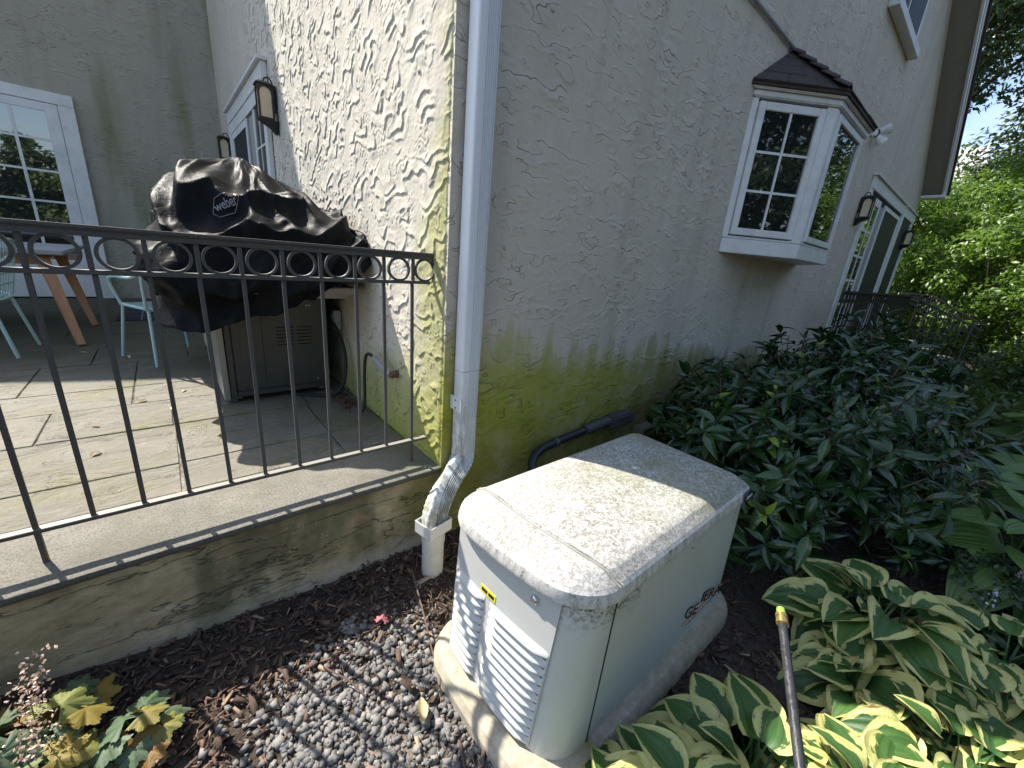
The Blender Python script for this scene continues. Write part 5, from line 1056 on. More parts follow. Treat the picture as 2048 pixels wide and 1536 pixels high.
# ------------------------------------------------------------------ ground litter
def loose(n, box, skip=None):
    out = []
    while len(out) < n:
        p = (rnd.uniform(box[0], box[1]), rnd.uniform(box[2], box[3]))
        if -0.37 < p[0] < 0.87 and -1.215 < p[1] < -0.55: continue
        if (p[0] - ax) ** 2 + (p[1] - ay) ** 2 < 0.0035: continue
        if skip and skip(p): continue
        out.append(p)
    return np.array(out)
def sandy(p): return ((p[0] + 0.78) ** 2 * 7 + (p[1] + 0.83) ** 2 * 9) < 0.55
def gz_at(P): return ground_z(P[:, 0], P[:, 1])
def chips(n, box, smin, smax, skip=None):
    P = loose(n, box, skip); n = len(P); z = gz_at(P)
    L = rng.uniform(smin, smax, n) * rng.choice([0.6, 1, 1.6], n, p=[0.5, 0.38, 0.12]); w = L * rng.uniform(0.15, 0.42, n); th = rng.uniform(0.0008, 0.003, n)
    a = rng.uniform(0, 2 * math.pi, n); pit = rng.normal(0, 0.35, n); rol = rng.normal(0, 0.5, n); curl = rng.normal(0, 0.22, n)
    base = np.array([(-1, -1, 0), (1, -0.8, 0), (1, 0.7, 0), (-0.9, 1, 0), (-1, -0.9, 1), (0.9, -1, 1), (1, 0.9, 1), (-1, 0.8, 1)], float)
    V = np.zeros((n, 8, 3))
    lx = base[None, :, 0] * L[:, None] / 2; ly = base[None, :, 1] * w[:, None] / 2 * rng.uniform(0.15, 1.35, (n, 8)); lz = base[None, :, 2] * th[:, None] + curl[:, None] * (lx ** 2) / L[:, None]
    y2 = ly * np.cos(rol)[:, None] - lz * np.sin(rol)[:, None]; z2 = ly * np.sin(rol)[:, None] + lz * np.cos(rol)[:, None]
    x3 = lx * np.cos(pit)[:, None] - z2 * np.sin(pit)[:, None]; z3 = lx * np.sin(pit)[:, None] + z2 * np.cos(pit)[:, None]
    V[:, :, 0] = P[:, 0, None] + x3 * np.cos(a)[:, None] - y2 * np.sin(a)[:, None]; V[:, :, 1] = P[:, 1, None] + x3 * np.sin(a)[:, None] + y2 * np.cos(a)[:, None]
    V[:, :, 2] = z[:, None] + 0.004 + rng.uniform(0, 0.012, n)[:, None] + z3
    F = np.array([(0, 3, 2, 1), (4, 5, 6, 7), (0, 1, 5, 4), (1, 2, 6, 5), (2, 3, 7, 6), (3, 0, 4, 7)])
    F = (F[None] + (np.arange(n) * 8)[:, None, None]).reshape(-1, 4)
    return V.reshape(-1, 3), F, np.repeat(np.clip(rng.beta(1.3, 1.9, n), 0, 1), 8)
V, F, T = chips(9000, (-1.9, 0.2, -1.75, -0.01), 0.018, 0.05, lambda p: (sandy(p) and rnd.random() < 0.82) or (p[0] > -1.0 and p[1] < -0.42 and p[0] < -0.3 and rnd.random() < 0.72))
V2, F2, T2 = chips(6500, (0.2, 3.2, -2.5, -0.02), 0.018, 0.055)
link('bark_mulch', np_mesh('bark_mulch', np.concatenate([V, V2]), np.concatenate([F, F2 + len(V)]), m_chip, colors=np.concatenate([T, T2])), label='shredded brown bark mulch covering the bed', cat='mulch', kind='stuff')
iv = np.array([(x, y, z) for z in (-1, 1) for y in (-1, 1) for x in (-1, 1)], float) * 0.72; iff = np.array([(0, 2, 3), (0, 3, 1), (4, 5, 7), (4, 7, 6), (0, 1, 5), (0, 5, 4), (2, 6, 7), (2, 7, 3), (0, 4, 6), (0, 6, 2), (1, 3, 7), (1, 7, 5)])
def stones(n, box, skip, smin, smax):
    P = loose(n, box, skip); n = len(P); z = gz_at(P); r = rng.uniform(smin, smax, n) * rng.choice([0.5, 0.8, 1.0, 1.15], n)
    q = iv[None] * rng.uniform(0.45, 1.2, (n, len(iv), 3))
    rq = rng.normal(size=(n, 3, 3)); rq = np.linalg.qr(rq)[0]; q = np.einsum('nij,nkj->nki', rq, q); 
    # flatten some sides so the stones read as crushed rock
    for _ in range(0):
        d = rng.normal(size=(n, 1, 3)); d /= np.linalg.norm(d, axis=2, keepdims=True); t = (q * d).sum(2, keepdims=True); q = q - d * np.clip(t - 0.62, 0, None)
    q = q * rng.uniform(0.55, 1.2, (n, 1, 3)) * r[:, None, None] * np.array([1, 1, 0.75])
    q[:, :, 0] += P[:, 0, None]; q[:, :, 1] += P[:, 1, None]; q[:, :, 2] += (z + r * 0.35)[:, None]
    F = (iff[None] + (np.arange(n) * len(iv))[:, None, None]).reshape(-1, 3)
    return q.reshape(-1, 3), F, np.repeat(rng.uniform(0, 1, n), len(iv))
def gravel_zone(p):
    e = ((p[0] + 0.55) / 0.44) ** 2 + ((p[1] + 0.78) / 0.48) ** 2; return e + rnd.uniform(-0.35, 0.35) > 1.0
V, F, T = stones(2700, (-1.1, -0.30, -1.45, -0.25), gravel_zone, 0.0115, 0.0185)
V2, F2, T2 = stones(500, (-1.30, -0.40, -1.5, -0.3), None, 0.007, 0.017)
link('gravel', np_mesh('gravel', np.concatenate([V, V2]), np.concatenate([F, F2 + len(V)]), m_stone, colors=np.concatenate([T, T2])), label='grey crushed stone spread in front of the generator', cat='gravel', kind='stuff')

tag(MB().tube(catmull([(-0.245, -0.17, 0.03), (-0.285, -0.30, 0.045), (-0.335, -0.47, 0.05), (-0.375, -0.60, 0.045), (-0.40, -0.70, 0.04), (-0.42, -0.74, 0.03)], 5), [0.0045 - 0.0001 * i for i in range(26)], 6).build('twig', m_twig, smooth=True), 'thin bare brown twig lying across the gravel beside the drain pipe', 'twig')
tag(MB().tube([(-0.72, -0.40, 0.02), (-0.66, -0.52, 0.03), (-0.63, -0.60, 0.02)], 0.003, 5).build('twig', m_twig), 'short stick on the mulch at the gravel edge', 'twig')

def leaf_mesh(name, L, w, nu, nv, prof, fold=0.25, arch=0.3, ribs=0, ribh=0.003, petiole=0.0, wav=0.0, seed=0):
    """blade along +x from the origin, UV u across, v along"""
    V = []; UV = []
    for j in range(nv + 1):
        t = j / nv; ww = max(0.0008, w * prof(t))
        for i in range(nu + 1):
            s = -1 + 2 * i / nu
            x = L * t - 0.10 * L * abs(s) * (1 - t) * (1 if t < 0.3 else 0) * 0; y = s * ww
            z = fold * abs(y) - arch * L * t * t + (ribh * math.cos(s * ribs * math.pi) * math.sin(math.pi * min(1, t * 1.02)) if ribs else 0) + wav * math.sin(t * 9 + s * 2 + seed) * abs(s)
            V.append((x, y, z)); UV.append((i / nu, t))
    F = grid_faces(nv + 1, nu + 1)
    V = np.array(V); UV = np.array(UV)
    if petiole:
        n0 = len(V); pv = []
        for t in np.linspace(0, 1, 5):
            for sy in (-1, 1): pv.append((-petiole * (1 - t) * 0.8, sy * 0.006 * (1.15 - 0.5 * t), -petiole * 0.62 * (1 - t) ** 1.25 - 0.001))
        V = np.concatenate([V, pv]); UV = np.concatenate([UV, np.tile([[0.5, 0.3]], (10, 1))])
        F = np.concatenate([F, grid_faces(5, 2) + n0])
    return V, F, UV
def leaf_obj(name, me, mat, parent, p, yaw, pitch, roll, s):
    o = bpy.data.objects.new(name, me); COL.objects.link(o); o.parent = parent
    o.location = p; o.rotation_euler = (roll, pitch, yaw); o.scale = (s, s, s); return o

# ------------------------------------------------------------------ hostas
pr_h = lambda t: (math.sin(math.pi * min(1, (t * 0.93 + 0.07)) ** 0.82)) ** 0.68 if t < 1 else 0.0
hosta_me = []
for k in range(5):
    V, F, UV = leaf_mesh('hosta', 0.20, 0.095 + 0.006 * (k % 3), 24, 10, pr_h, 0.28 + 0.10 * (k % 3), 0.42 + 0.16 * k % 0.5, 6, 0.0028, 0.20, 0.006, k)
    hosta_me.append(np_mesh('hosta_leaf', V, F, m_hosta, True, UV))
bigh_me = []
for k in range(3):
    V, F, UV = leaf_mesh('big_hosta', 0.30, 0.105, 28, 10, pr_h, 0.25, 0.38 + 0.1 * k, 7, 0.004, 0.25, 0.008, k)
    bigh_me.append(np_mesh('big_hosta_leaf', V, F, m_bighosta, True, UV))
def hosta(name, label, x, y, n, meshes, mat, size=1.0, hgt=0.20, spread=0.17, cat='hosta', group=None, bias=None, arc=None):
    t = thing(name, label, cat, (x, y, float(ground_z(np.array(x), np.array(y)))), 0, group)
    for i in range(n):
        ring = (i + 0.5) / n; a = i * 2.399963 + rnd.uniform(-0.35, 0.35)
        if arc: a = rnd.uniform(*arc)
        r = spread * (0.25 + 0.85 * math.sqrt(ring)) * rnd.uniform(0.85, 1.15); z = hgt * (1.22 - 0.72 * ring) * rnd.uniform(0.86, 1.14)
        s = size * (0.72 + 0.42 * ring) * rnd.uniform(0.82, 1.15)
        pitch = math.radians(-38 + 48 * ring + rnd.uniform(-12, 12))
        leaf_obj('leaf', rnd.choice(meshes), mat, t, (r * math.cos(a), r * math.sin(a), z), a + rnd.uniform(-0.3, 0.3), pitch, rnd.uniform(-0.45, 0.45), s)
    return t
HG = 'variegated hostas in the front bed'
hosta('hosta', 'cream edged hosta in front of the generator corner, at the frame edge', -0.27, -1.40, 23, hosta_me, m_hosta, 0.77, 0.13, 0.12, group=HG)
hosta('hosta', 'cream edged hosta touching the near corner of the generator, sunlit', -0.13, -1.50, 44, hosta_me, m_hosta, 0.84, 0.17, 0.15, group=HG)
hosta('hosta', 'cream edged hosta under the generator side, just left of the spray wand', 0.13, -1.55, 44, hosta_me, m_hosta, 0.84, 0.16, 0.16, group=HG)
hosta('hosta', 'cream edged hosta at the lower frame edge below the spray wand', 0.30, -1.80, 42, hosta_me, m_hosta, 0.84, 0.15, 0.16, group=HG)
hosta('hosta', 'cream edged hosta on the lower edge of the bed, right of the wand', 0.66, -1.96, 47, hosta_me, m_hosta, 0.86, 0.17, 0.18, group=HG)
hosta('hosta', 'large shaded cream edged hosta nearest the laurel bush', 1.12, -1.68, 52, hosta_me, m_hosta, 0.93, 0.22, 0.19, group=HG)
hosta('hosta', 'cream edged hosta in the bottom corner of the bed, half in sun', 0.98, -2.05, 49, hosta_me, m_hosta, 0.86, 0.19, 0.19, group=HG)
hosta('hosta', 'cream edged hosta behind the sunlit corner clump beside the ferny astilbe', 1.36, -2.02, 44, hosta_me, m_hosta, 0.86, 0.19, 0.18, group=HG)
hosta('hosta', 'small cream edged hosta between the larger clumps, beside bare mulch', 0.84, -1.70, 29, hosta_me, m_hosta, 0.71, 0.13, 0.12, group=HG)
BG = 'plain green hostas by the laurel'
hosta('green_hosta', 'big plain green hosta with ribbed leaves at the edge of the laurel', 2.25, -2.14, 26, bigh_me, m_bighosta, 1.0, 0.36, 0.24, group=BG)
hosta('green_hosta', 'plain green hosta farther along the bed behind the first', 3.1, -2.22, 24, bigh_me, m_bighosta, 1.1, 0.42, 0.28, group=BG)
hosta('green_hosta', 'farthest plain green hosta near the lit hedge', 4.4, -2.35, 22, bigh_me, m_bighosta, 1.15, 0.45, 0.3, group=BG)

# ------------------------------------------------------------------ leaf clouds
def leaf_cloud(P, N, size, asp=0.42, bend=0.15, jit=0.8):
    """many small folded leaves: centres P, rough facing N"""
    n = len(P); d = rng.normal(size=(n, 3)); N = N + jit * rng.normal(size=(n, 3)); N /= np.linalg.norm(N, axis=1, keepdims=True) + 1e-9
    d -= (d * N).sum(1, keepdims=True) * N; d /= np.linalg.norm(d, axis=1, keepdims=True) + 1e-9; b = np.cross(N, d)
    L = (size * rng.uniform(0.6, 1.25, n))[:, None]; w = L * asp
    V = np.stack([P - d * L * 0.5, P + b * w * 0.5 - N * L * bend * 0.3, P + d * L * 0.5 - N * L * bend, P - b * w * 0.5 - N * L * bend * 0.3, P + N * L * 0.04], 1)
    F = np.array([(0, 1, 4), (1, 2, 4), (2, 3, 4), (3, 0, 4)]); F = (F[None] + (np.arange(n) * 5)[:, None, None]).reshape(-1, 3)
    return V.reshape(-1, 3), F
def crown_points(c, rad, n, lumps=26, lump_r=0.34, seed=0, gap=0.0):
    """foliage points gathered in clumps over an uneven ellipsoid shell"""
    g = np.random.default_rng(seed); c = np.array(c, float); rad = np.array(rad, float)
    u = g.normal(size=(lumps, 3)); u /= np.linalg.norm(u, axis=1, keepdims=True); lc = u * (0.55 + 0.45 * g.uniform(0, 1, (lumps, 1)) ** 0.5)
    k = g.integers(0, lumps, n); lr = lump_r * g.uniform(0.6, 1.25, lumps)
    q = g.normal(size=(n, 3)); q /= np.linalg.norm(q, axis=1, keepdims=True); rr = g.uniform(0, 1, (n, 1)) ** 0.45
    off = q * rr * lr[k][:, None]; off[:, 2] *= 0.7
    p = lc[k] + off; P = c + p * rad; N = q * 0.6 + u[k] * 0.5 + np.array([0, 0, 0.75]); tint = np.clip(0.35 + 0.35 * g.normal(size=lumps)[k] * 0.5 + 0.25 * g.uniform(-1, 1, n), 0, 1)
    return P, N, tint
def tree(name, label, base, c, rad, n, size, mat, seed, lumps=30, lump_r=0.34, cat='tree', group=None, trunk_r=0.14, limbs=7, asp=0.45):
    t = thing(name, label, cat, base, 0, group); B = Vector(base)
    P, N, T = crown_points(c, rad, n, lumps, lump_r, seed); V, F = leaf_cloud(P, N, size, asp)
    o = link('crown', np_mesh('crown', V - np.array(base), F, mat, False, colors=np.repeat(T, 5))); o.parent = t
    r = random.Random(seed); m = MB(); C_ = Vector(c)
    m.tube([(0, 0, -0.1), ((C_ - B).x * 0.35 + 0.05, (C_ - B).y * 0.35, (C_ - B).z * 0.45), tuple((C_ - B) * 0.95)], [trunk_r, trunk_r * 0.75, trunk_r * 0.35], 10)
    for k in range(limbs):
        f = r.uniform(0.4, 0.9); s_ = (C_ - B) * f; e_ = (C_ - B) + Vector((r.uniform(-1, 1) * rad[0], r.uniform(-1, 1) * rad[1], r.uniform(-0.5, 0.8) * rad[2])) * 0.75
        m.tube([tuple(s_), tuple(s_.lerp(e_, 0.5) + Vector((0, 0, 0.12 * rad[2]))), tuple(e_)], [trunk_r * 0.4, trunk_r * 0.25, trunk_r * 0.08], 6)
    m.build('trunk', m_bark, t, smooth=True)
    return t
# ---- laurel bush beside the generator
pr_l = lambda t: math.sin(math.pi * t ** 0.85) ** 0.9 if t < 1 else 0.0
lau = []
for k in range(4):
    V, F, UV = leaf_mesh('laurel', 0.130, 0.0210 + 0.002 * (k % 2), 4, 6, pr_l, 0.42, 0.10 + 0.16 * k, 0, 0, 0.0, 0.0, k); lau.append((V, F, UV))
lau_me = [np_mesh('laurel_leaf', V, F, m_laurel, True, UV) for V, F, UV in lau]
V, F, UV = lau[1]; lau_new = np_mesh('young_laurel_leaf', V * 0.8, F, m_laurel_new, True, UV)
BL = Vector((2.95, -1.0, 0.0))
lb_t = thing('laurel_bush', 'dense dark glossy laurel bush with a few pale new shoots against the shaded wall', 'bush', BL)
CAMP = np.array([-0.968, -1.6, 1.5])
gl_ = np.random.default_rng(8)
tips = []
while len(tips) < 700:
    u = gl_.normal(size=3); u /= np.linalg.norm(u)
    if u[2] < -0.35: continue
    lump = 1 + 0.13 * math.sin(u[0] * 5.1 + 1) * math.cos(u[1] * 4.3) + 0.07 * gl_.normal()
    sc_ = gl_.uniform(0.72, 1.0) if gl_.random() < 0.45 else gl_.uniform(0.93, 1.04)
    p = np.array([1.88, 0.86, 0.82]) * u * lump * sc_ + np.array([3.1, -1.0, 0.36])
    if p[1] > -0.05 or p[2] < 0.06: continue
    tips.append((p, u, sc_))
while len(tips) < 790:
    u = gl_.normal(size=3); u /= np.linalg.norm(u)
    p = np.array([0.62, 0.5, 0.58]) * u * gl_.uniform(0.8, 1.03) + np.array([1.95, -0.66, 0.42])
    if u[2] < -0.2 or p[1] > -0.05 or p[2] < 0.06: continue
    tips.append((p, u, 1.0))
tips.append((np.array([1.62, -0.30, 0.62]), np.array([-0.8, 0.2, 0.5]), 1.0))
leaves = []; twg = MB()
for p, u, sc_ in tips:
    ax_ = u * 0.75 + np.array([0, 0, 0.55]) + gl_.normal(size=3) * 0.22; ax_ /= np.linalg.norm(ax_)
    nl = gl_.integers(5, 10); new = gl_.random() < 0.13 and sc_ > 0.9
    twg.tube([tuple(p - ax_ * 0.16 - np.array([2.95, -1.0, 0])), tuple(p - np.array([2.95, -1.0, 0]))], [0.005, 0.003], 5)
    for k in range(nl):
        az = k * 2.4 + gl_.uniform(0, 0.6); el = gl_.uniform(-0.15, 1.2)
        e1 = np.cross(ax_, [0.3, 0.9, 0.2]); e1 /= np.linalg.norm(e1); e2 = np.cross(ax_, e1)
        d = ax_ * math.sin(el) + (e1 * math.cos(az) + e2 * math.sin(az)) * math.cos(el); s = gl_.uniform(0.55, 1.18)
        leaves.append((p - ax_ * gl_.uniform(0.0, 0.19), d, ax_, s, new and el > 0.5))
def frame(d, upish):
    x = d / np.linalg.norm(d); y = np.cross(upish, x); ny = np.linalg.norm(y); y = y / ny if ny > 1e-4 else np.array([0, 1, 0]); z = np.cross(x, y); return np.stack([x, y, z], 1)
near = sorted(range(len(leaves)), key=lambda i: np.linalg.norm(leaves[i][0] - CAMP) - (4 if leaves[i][4] else 0) + (3 if np.dot(leaves[i][0] - np.array([2.95, -1.0, 0.3]), CAMP - np.array([2.95, -1.0, 0.3])) < 0 else 0))
near_set = set(near[:298])
SV, SF, SU = [], [], []; off_ = 0
for i, (p, d, a_, s, new) in enumerate(leaves):
    Rm = frame(d, a_ + gl_.normal(size=3) * 0.15)
    if i in near_set:
        o = bpy.data.objects.new('leaf', lau_new if new else lau_me[i % 4]); COL.objects.link(o); o.parent = lb_t
        M4 = Matrix(Rm.tolist()).to_4x4() @ Matrix.Scale(s, 4); M4.translation = Vector(p) - BL; o.matrix_local = M4
    else:
        V, F, UV = lau[i % 4]; V = (V * s) @ Rm.T + p - np.array(BL); SV.append(V); SF.append(F + off_); SU.append(UV); off_ += len(V)
o = link('foliage', np_mesh('foliage', np.concatenate(SV), np.concatenate(SF), m_laurel, True, np.concatenate(SU)), kind='stuff'); o.parent = lb_t
# inner dark leaves so that the bush is not hollow
gi = gl_.normal(size=(3400, 3)); gi /= np.linalg.norm(gi, axis=1, keepdims=True); gi = gi[gi[:, 2] > -0.45]; Pi = gi * np.array([1.7, 0.78, 0.68]) * gl_.uniform(0.45, 0.9, (len(gi), 1)) + np.array([3.1, -1.0, 0.36]); k_ = (Pi[:, 2] > 0.05) & (Pi[:, 1] < -0.04); Pi, gi = Pi[k_], gi[k_]
V, F = leaf_cloud(Pi, gi + np.array([0, 0, 0.5]), 0.12, 0.3); o = link('inner_foliage', np_mesh('inner_foliage', V - np.array(BL), F, m_laurel, False, np.tile([[0.3, 0.5]], (len(V), 1))), kind='stuff'); o.parent = lb_t
for k in range(16):
    a = rnd.uniform(0, 6.28); twg.tube([(rnd.uniform(-0.2, 0.2), rnd.uniform(-0.15, 0.15), -0.02), (math.cos(a) * 0.5, math.sin(a) * 0.28, 0.3), (math.cos(a) * rnd.uniform(0.9, 1.3), math.sin(a) * rnd.uniform(0.4, 0.62), rnd.uniform(0.35, 0.8))], [0.018, 0.012, 0.006], 6)
twg.build('branches', m_twig, lb_t, kind='stuff')

g = np.random.default_rng(61); n = 9000; P = np.stack([g.uniform(4.6, 14.5, n), g.uniform(-4.6, -1.7, n), g.uniform(0.04, 0.42, n)], 1); P[:, 2] *= 0.55 + 0.45 * np.sin(P[:, 0] * 2.3) * np.cos(P[:, 1] * 2.9 + P[:, 0]); P[:, 2] = np.abs(P[:, 2]) + 0.03
V, F = leaf_cloud(P, np.tile([[0, 0, 1.0]], (n, 1)), 0.15, 0.5); link('ground_cover', np_mesh('ground_cover', V, F, m_lf_mid, False, colors=np.repeat(g.uniform(0.2, 1, n), 5)), label='leafy green ground cover between the laurel and the hedge', cat='ground cover', kind='stuff')
# ---- small clipped shrubs round the landing
for (x, y, z, rx, ry, rz_, lab) in ((6.9, -1.15, 0.45, 0.9, 0.5, 0.62, 'small leaved shrub in front of the garden door, behind the laurel'), (8.4, -1.35, 0.42, 0.9, 0.5, 0.62, 'small leaved shrub under the near landing railing'), (10.6, -2.3, 0.4, 0.9, 0.5, 0.6, 'small leaved shrub at the foot of the landing steps')):
    tree('shrub', lab, (x, y, 0), (x, y, z), (rx, ry, rz_), 2600, 0.045, m_box, int(x * 10), 40, 0.3, 'shrub', 'small shrubs by the landing', 0.03, 8, 0.5)

# ---- astilbe: ferny foliage and pale flower plumes
def plume(t, p, h, lean, mat, n=90, w=0.045, name='flower'):
    g = np.random.default_rng(int(abs(p[0] * 1000))); q = g.uniform(0, 1, n); r = w * (1 - q) ** 0.8 * g.uniform(0.2, 1, n); a = g.uniform(0, 6.28, n)
    P = np.stack([p[0] + lean[0] * q * h + r * np.cos(a), p[1] + lean[1] * q * h + r * np.sin(a), p[2] + q * h + r * 0.35], 1)
    V, F = leaf_cloud(P, g.normal(size=(n, 3)), 0.012, 0.8); o = link(name, np_mesh(name, V, F, mat, False, colors=np.repeat(g.uniform(0, 1, n), 5)), kind='stuff'); o.parent = t
    MB().tube([(p[0] - lean[0] * 0.1, p[1] - lean[1] * 0.1, max(0.0, p[2] - 0.28)), (p[0], p[1], p[2]), (p[0] + lean[0] * h, p[1] + lean[1] * h, p[2] + h)], [0.0025, 0.002, 0.001], 5).build('stem', m_stem, t)
ast = thing('astilbe', 'ferny astilbe with pale pink plumes between the hostas and the laurel', 'plant', (1.95, -2.05, 0))
P, N, T = crown_points((0, 0, 0.14), (0.55, 0.34, 0.16), 2600, 60, 0.22, 77); k_ = P[:, 2] > 0.01
V, F = leaf_cloud(P[k_], N[k_], 0.034, 0.6); o = link('foliage', np_mesh('foliage', V, F, m_fern, False, colors=np.repeat(T[k_], 5)), kind='stuff'); o.parent = ast
for (x, y, z, h, lx_, ly_) in ((0.10, -0.02, 0.30, 0.13, 0.15, -0.2), (-0.18, -0.09, 0.27, 0.13, 0.1, -0.35), (-0.30, -0.14, 0.20, 0.10, 0.3, -0.5), (0.3, -0.1, 0.24, 0.1, 0.2, 0.1), (-0.05, 0.0, 0.24, 0.07, 0, 0.2)): plume(ast, (x, y, z), h, (lx_, ly_), m_pink)
hf = thing('hosta_flower_spike', 'lilac hosta flower spike standing above the shaded hosta leaves', 'flower', (1.42, -1.93, 0.02)); plume(hf, (0.0, 0.0, 0.30), 0.09, (0.1, -0.1), m_lilac, 26, 0.03)

# ---- coral bells in the near corner
def palmate(L, lobes=5, seed=0):
    r = random.Random(seed); n = 56; V = [(0.0, 0.0, 0.0)]; UV = [(0.5, 0.0)]
    for ringk in (0.35, 0.7, 1.0):
        for i in range(n + 1):
            a = -2.45 + 4.9 * i / n; lob = 0.0
            for li, lc_ in enumerate((0.0, 0.82, -0.82, 1.62, -1.62, 2.3, -2.3)): lob = max(lob, math.exp(-((a - lc_) / 0.30) ** 2) * (1.0, 0.94, 0.94, 0.82, 0.82, 0.66, 0.66)[li])
            tooth = 0.09 * (i % 2) * ringk ** 4
            rad = L * (0.60 + 0.42 * lob * ringk + tooth) * ringk; x, y = rad * math.cos(a), rad * math.sin(a)
            z = 0.10 * L * math.cos(a * 2.7) * ringk - 0.28 * L * ringk ** 2 + r.uniform(-0.02, 0.02) * L * ringk
            V.append((x, y, z)); UV.append((0.5 + y / L * 0.5, 0.0 + x / L * 0.5))
    F = []
    for i in range(n): F.append((0, 1 + i, 2 + i, 2 + i))
    for k in range(2):
        for i in range(n): a_ = 1 + k * (n + 1) + i; b_ = a_ + n + 1; F.append((a_, b_, b_ + 1, a_ + 1))
    tri = []
    for f in F:
        if f[2] == f[3]: tri.append(f[:3])
        else: tri += [(f[0], f[1], f[2]), (f[0], f[2], f[3])]
    return np.array(V), np.array(tri), np.array(UV)
heu_me = []
for k in range(4):
    V, F, UV = palmate(0.052, 5, k); heu_me.append(np_mesh('coral_bells_leaf', V, F, m_heu, True, UV))
def coralbells(label, x, y, n, spread, h):
    zg = float(ground_z(np.array(x), np.array(y))); t = thing('coral_bells', label, 'plant', (x, y, zg), 0, 'coral bells by the retaining wall'); st = MB()
    for i in range(n):
        ring = (i + 0.5) / n; a = i * 2.4 + rnd.uniform(-0.4, 0.4); r = spread * math.sqrt(ring) * rnd.uniform(0.8, 1.1); z = h * (1.15 - 0.6 * ring) * rnd.uniform(0.8, 1.2)
        p = (r * math.cos(a), r * math.sin(a), z); leaf_obj('leaf', rnd.choice(heu_me), None, t, p, a + rnd.uniform(-0.5, 0.5), math.radians(rnd.uniform(-5, 35)), rnd.uniform(-0.4, 0.4), rnd.uniform(0.8, 1.35))
        st.tube([(0, 0, 0), (p[0] * 0.5, p[1] * 0.5, z * 0.6), p], [0.0022, 0.0018, 0.0014], 5)
    st.build('stem', m_stem, t); return t
cb = coralbells('coral bells with silvery and amber leaves and dry flower stalks by the retaining wall', -1.44, -0.29, 34, 0.18, 0.13)
coralbells('smaller coral bells clump beside the bark mulch, nearer the gravel', -1.20, -0.36, 13, 0.10, 0.085)
for k, (x, y) in enumerate(((-0.05, -0.02), (0.02, -0.05), (-0.02, 0.05), (-0.08, 0.03), (0.04, 0.02))):
    h = rnd.uniform(0.28, 0.40); lx_, ly_ = rnd.uniform(-0.02, 0.10), rnd.uniform(-0.12, 0.02)
    MB().tube([(x, y, 0.02), (x + lx_ * 0.5, y + ly_ * 0.5, h * 0.6), (x + lx_, y + ly_, h)], [0.002, 0.0015, 0.001], 5).build('flower_stalk', m_twig, cb)
    g = np.random.default_rng(k); n = 110; q = g.uniform(0.5, 1.05, n); P = np.stack([x + lx_ * q + g.normal(0, 0.018, n), y + ly_ * q + g.normal(0, 0.018, n), h * q + g.normal(0, 0.006, n)], 1); V, F = leaf_cloud(P, g.normal(size=(n, 3)), 0.0115, 0.6); o = link('panicle', np_mesh('panicle', V, F, m_dry, False, colors=np.repeat(g.uniform(0, 1, n), 5)), kind='stuff'); o.parent = cb

# ---- fallen leaves and keys
V, F, UV = leaf_mesh('samara', 0.055, 0.009, 2, 5, lambda t: 0.35 + 0.8 * math.sin(math.pi * t ** 1.3), 0.2, 0.25); sam = np_mesh('fallen_key', V, F, m_dryleaf, True, UV)
V, F, UV = leaf_mesh('dry', 0.07, 0.014, 4, 6, pr_l, 0.7, 0.25); dry = np_mesh('dry_leaf', V, F, m_dryleaf, True, UV)
FL = (((-1.16, 1.70), 'pale winged seed on the sunlit stones left of the grill door'), ((-0.98, 1.78), 'pale winged seed lying closest to the grill door'), ((-1.35, 1.32), 'pale winged seed on the big slab in the sun'),
      ((-1.32, 0.98), 'pair winged pale seed on the sunlit slab near the railing'), ((-1.05, 1.48), 'brown curled leaf on the slab joint left of the grill'), ((-0.86, 1.92), 'small pale leaf at the foot of the grill door'),
      ((-0.62, 0.34), 'thin brown leaf on the coping under the railing'), ((-1.06, 0.40), 'curled grey leaf caught on the coping edge by a baluster'), ((-0.20, 0.40), 'pale leaf at the corner where the coping meets the wall'),
      ((-1.30, 2.95), 'pale leaf beside the leg of the mint chair behind the cover'), ((-1.6, 3.2), 'small pale leaf in the shade beside the wooden table leg'))
for k, ((x, y), lab) in enumerate(FL):
    o = leaf_obj('fallen_leaf', sam if k % 3 else dry, None, None, (x, y, 0.4425 if y < 0.42 else 0.4395), rnd.uniform(0, 6.28), 0.0, rnd.uniform(-0.2, 0.2), rnd.uniform(0.8, 1.25))
    tag(o, lab, 'leaf', 'dry leaves fallen on the patio')
V, F, UV = palmate(0.03, 5, 9); pkm = np_mesh('pink_leaf', V, F, m_pinkleaf, True, UV); o = leaf_obj('fallen_leaf', pkm, None, None, (-0.47, -0.355, 0.04), 1.0, 0.15, 0.2, 1.0); tag(o, 'single pink red leaf on the gravel near the drain pipe', 'leaf')
o = leaf_obj('fallen_leaf', dry, None, None, (-0.52, -0.80, 0.035), 1.1, -0.1, 0.2, 1.3); tag(o, 'rust coloured curled leaf on the gravel beside the base pad', 'leaf')
rl = thing('leaf_pile', 'small pile of reddish dead leaves in the corner behind the grill', 'leaf pile', (-0.10, 1.15, 0.432))
g = np.random.default_rng(5); P = np.stack([g.normal(0, 0.05, 90), g.normal(0, 0.16, 90), np.abs(g.normal(0, 0.012, 90)) + 0.006], 1); P = P[P[:, 0] < 0.07]; V, F = leaf_cloud(P, np.tile([[0, 0, 1.0]], (len(P), 1)), 0.035, 0.55)
mrl = leafmat('red_dead_leaf', (0.07, 0.022, 0.018), (0.19, 0.07, 0.05), 0.7, 0.1); o = link('leaves', np_mesh('leaves', V, F, mrl, False, colors=np.repeat(g.uniform(0, 1, len(P)), 5))); o.parent = rl

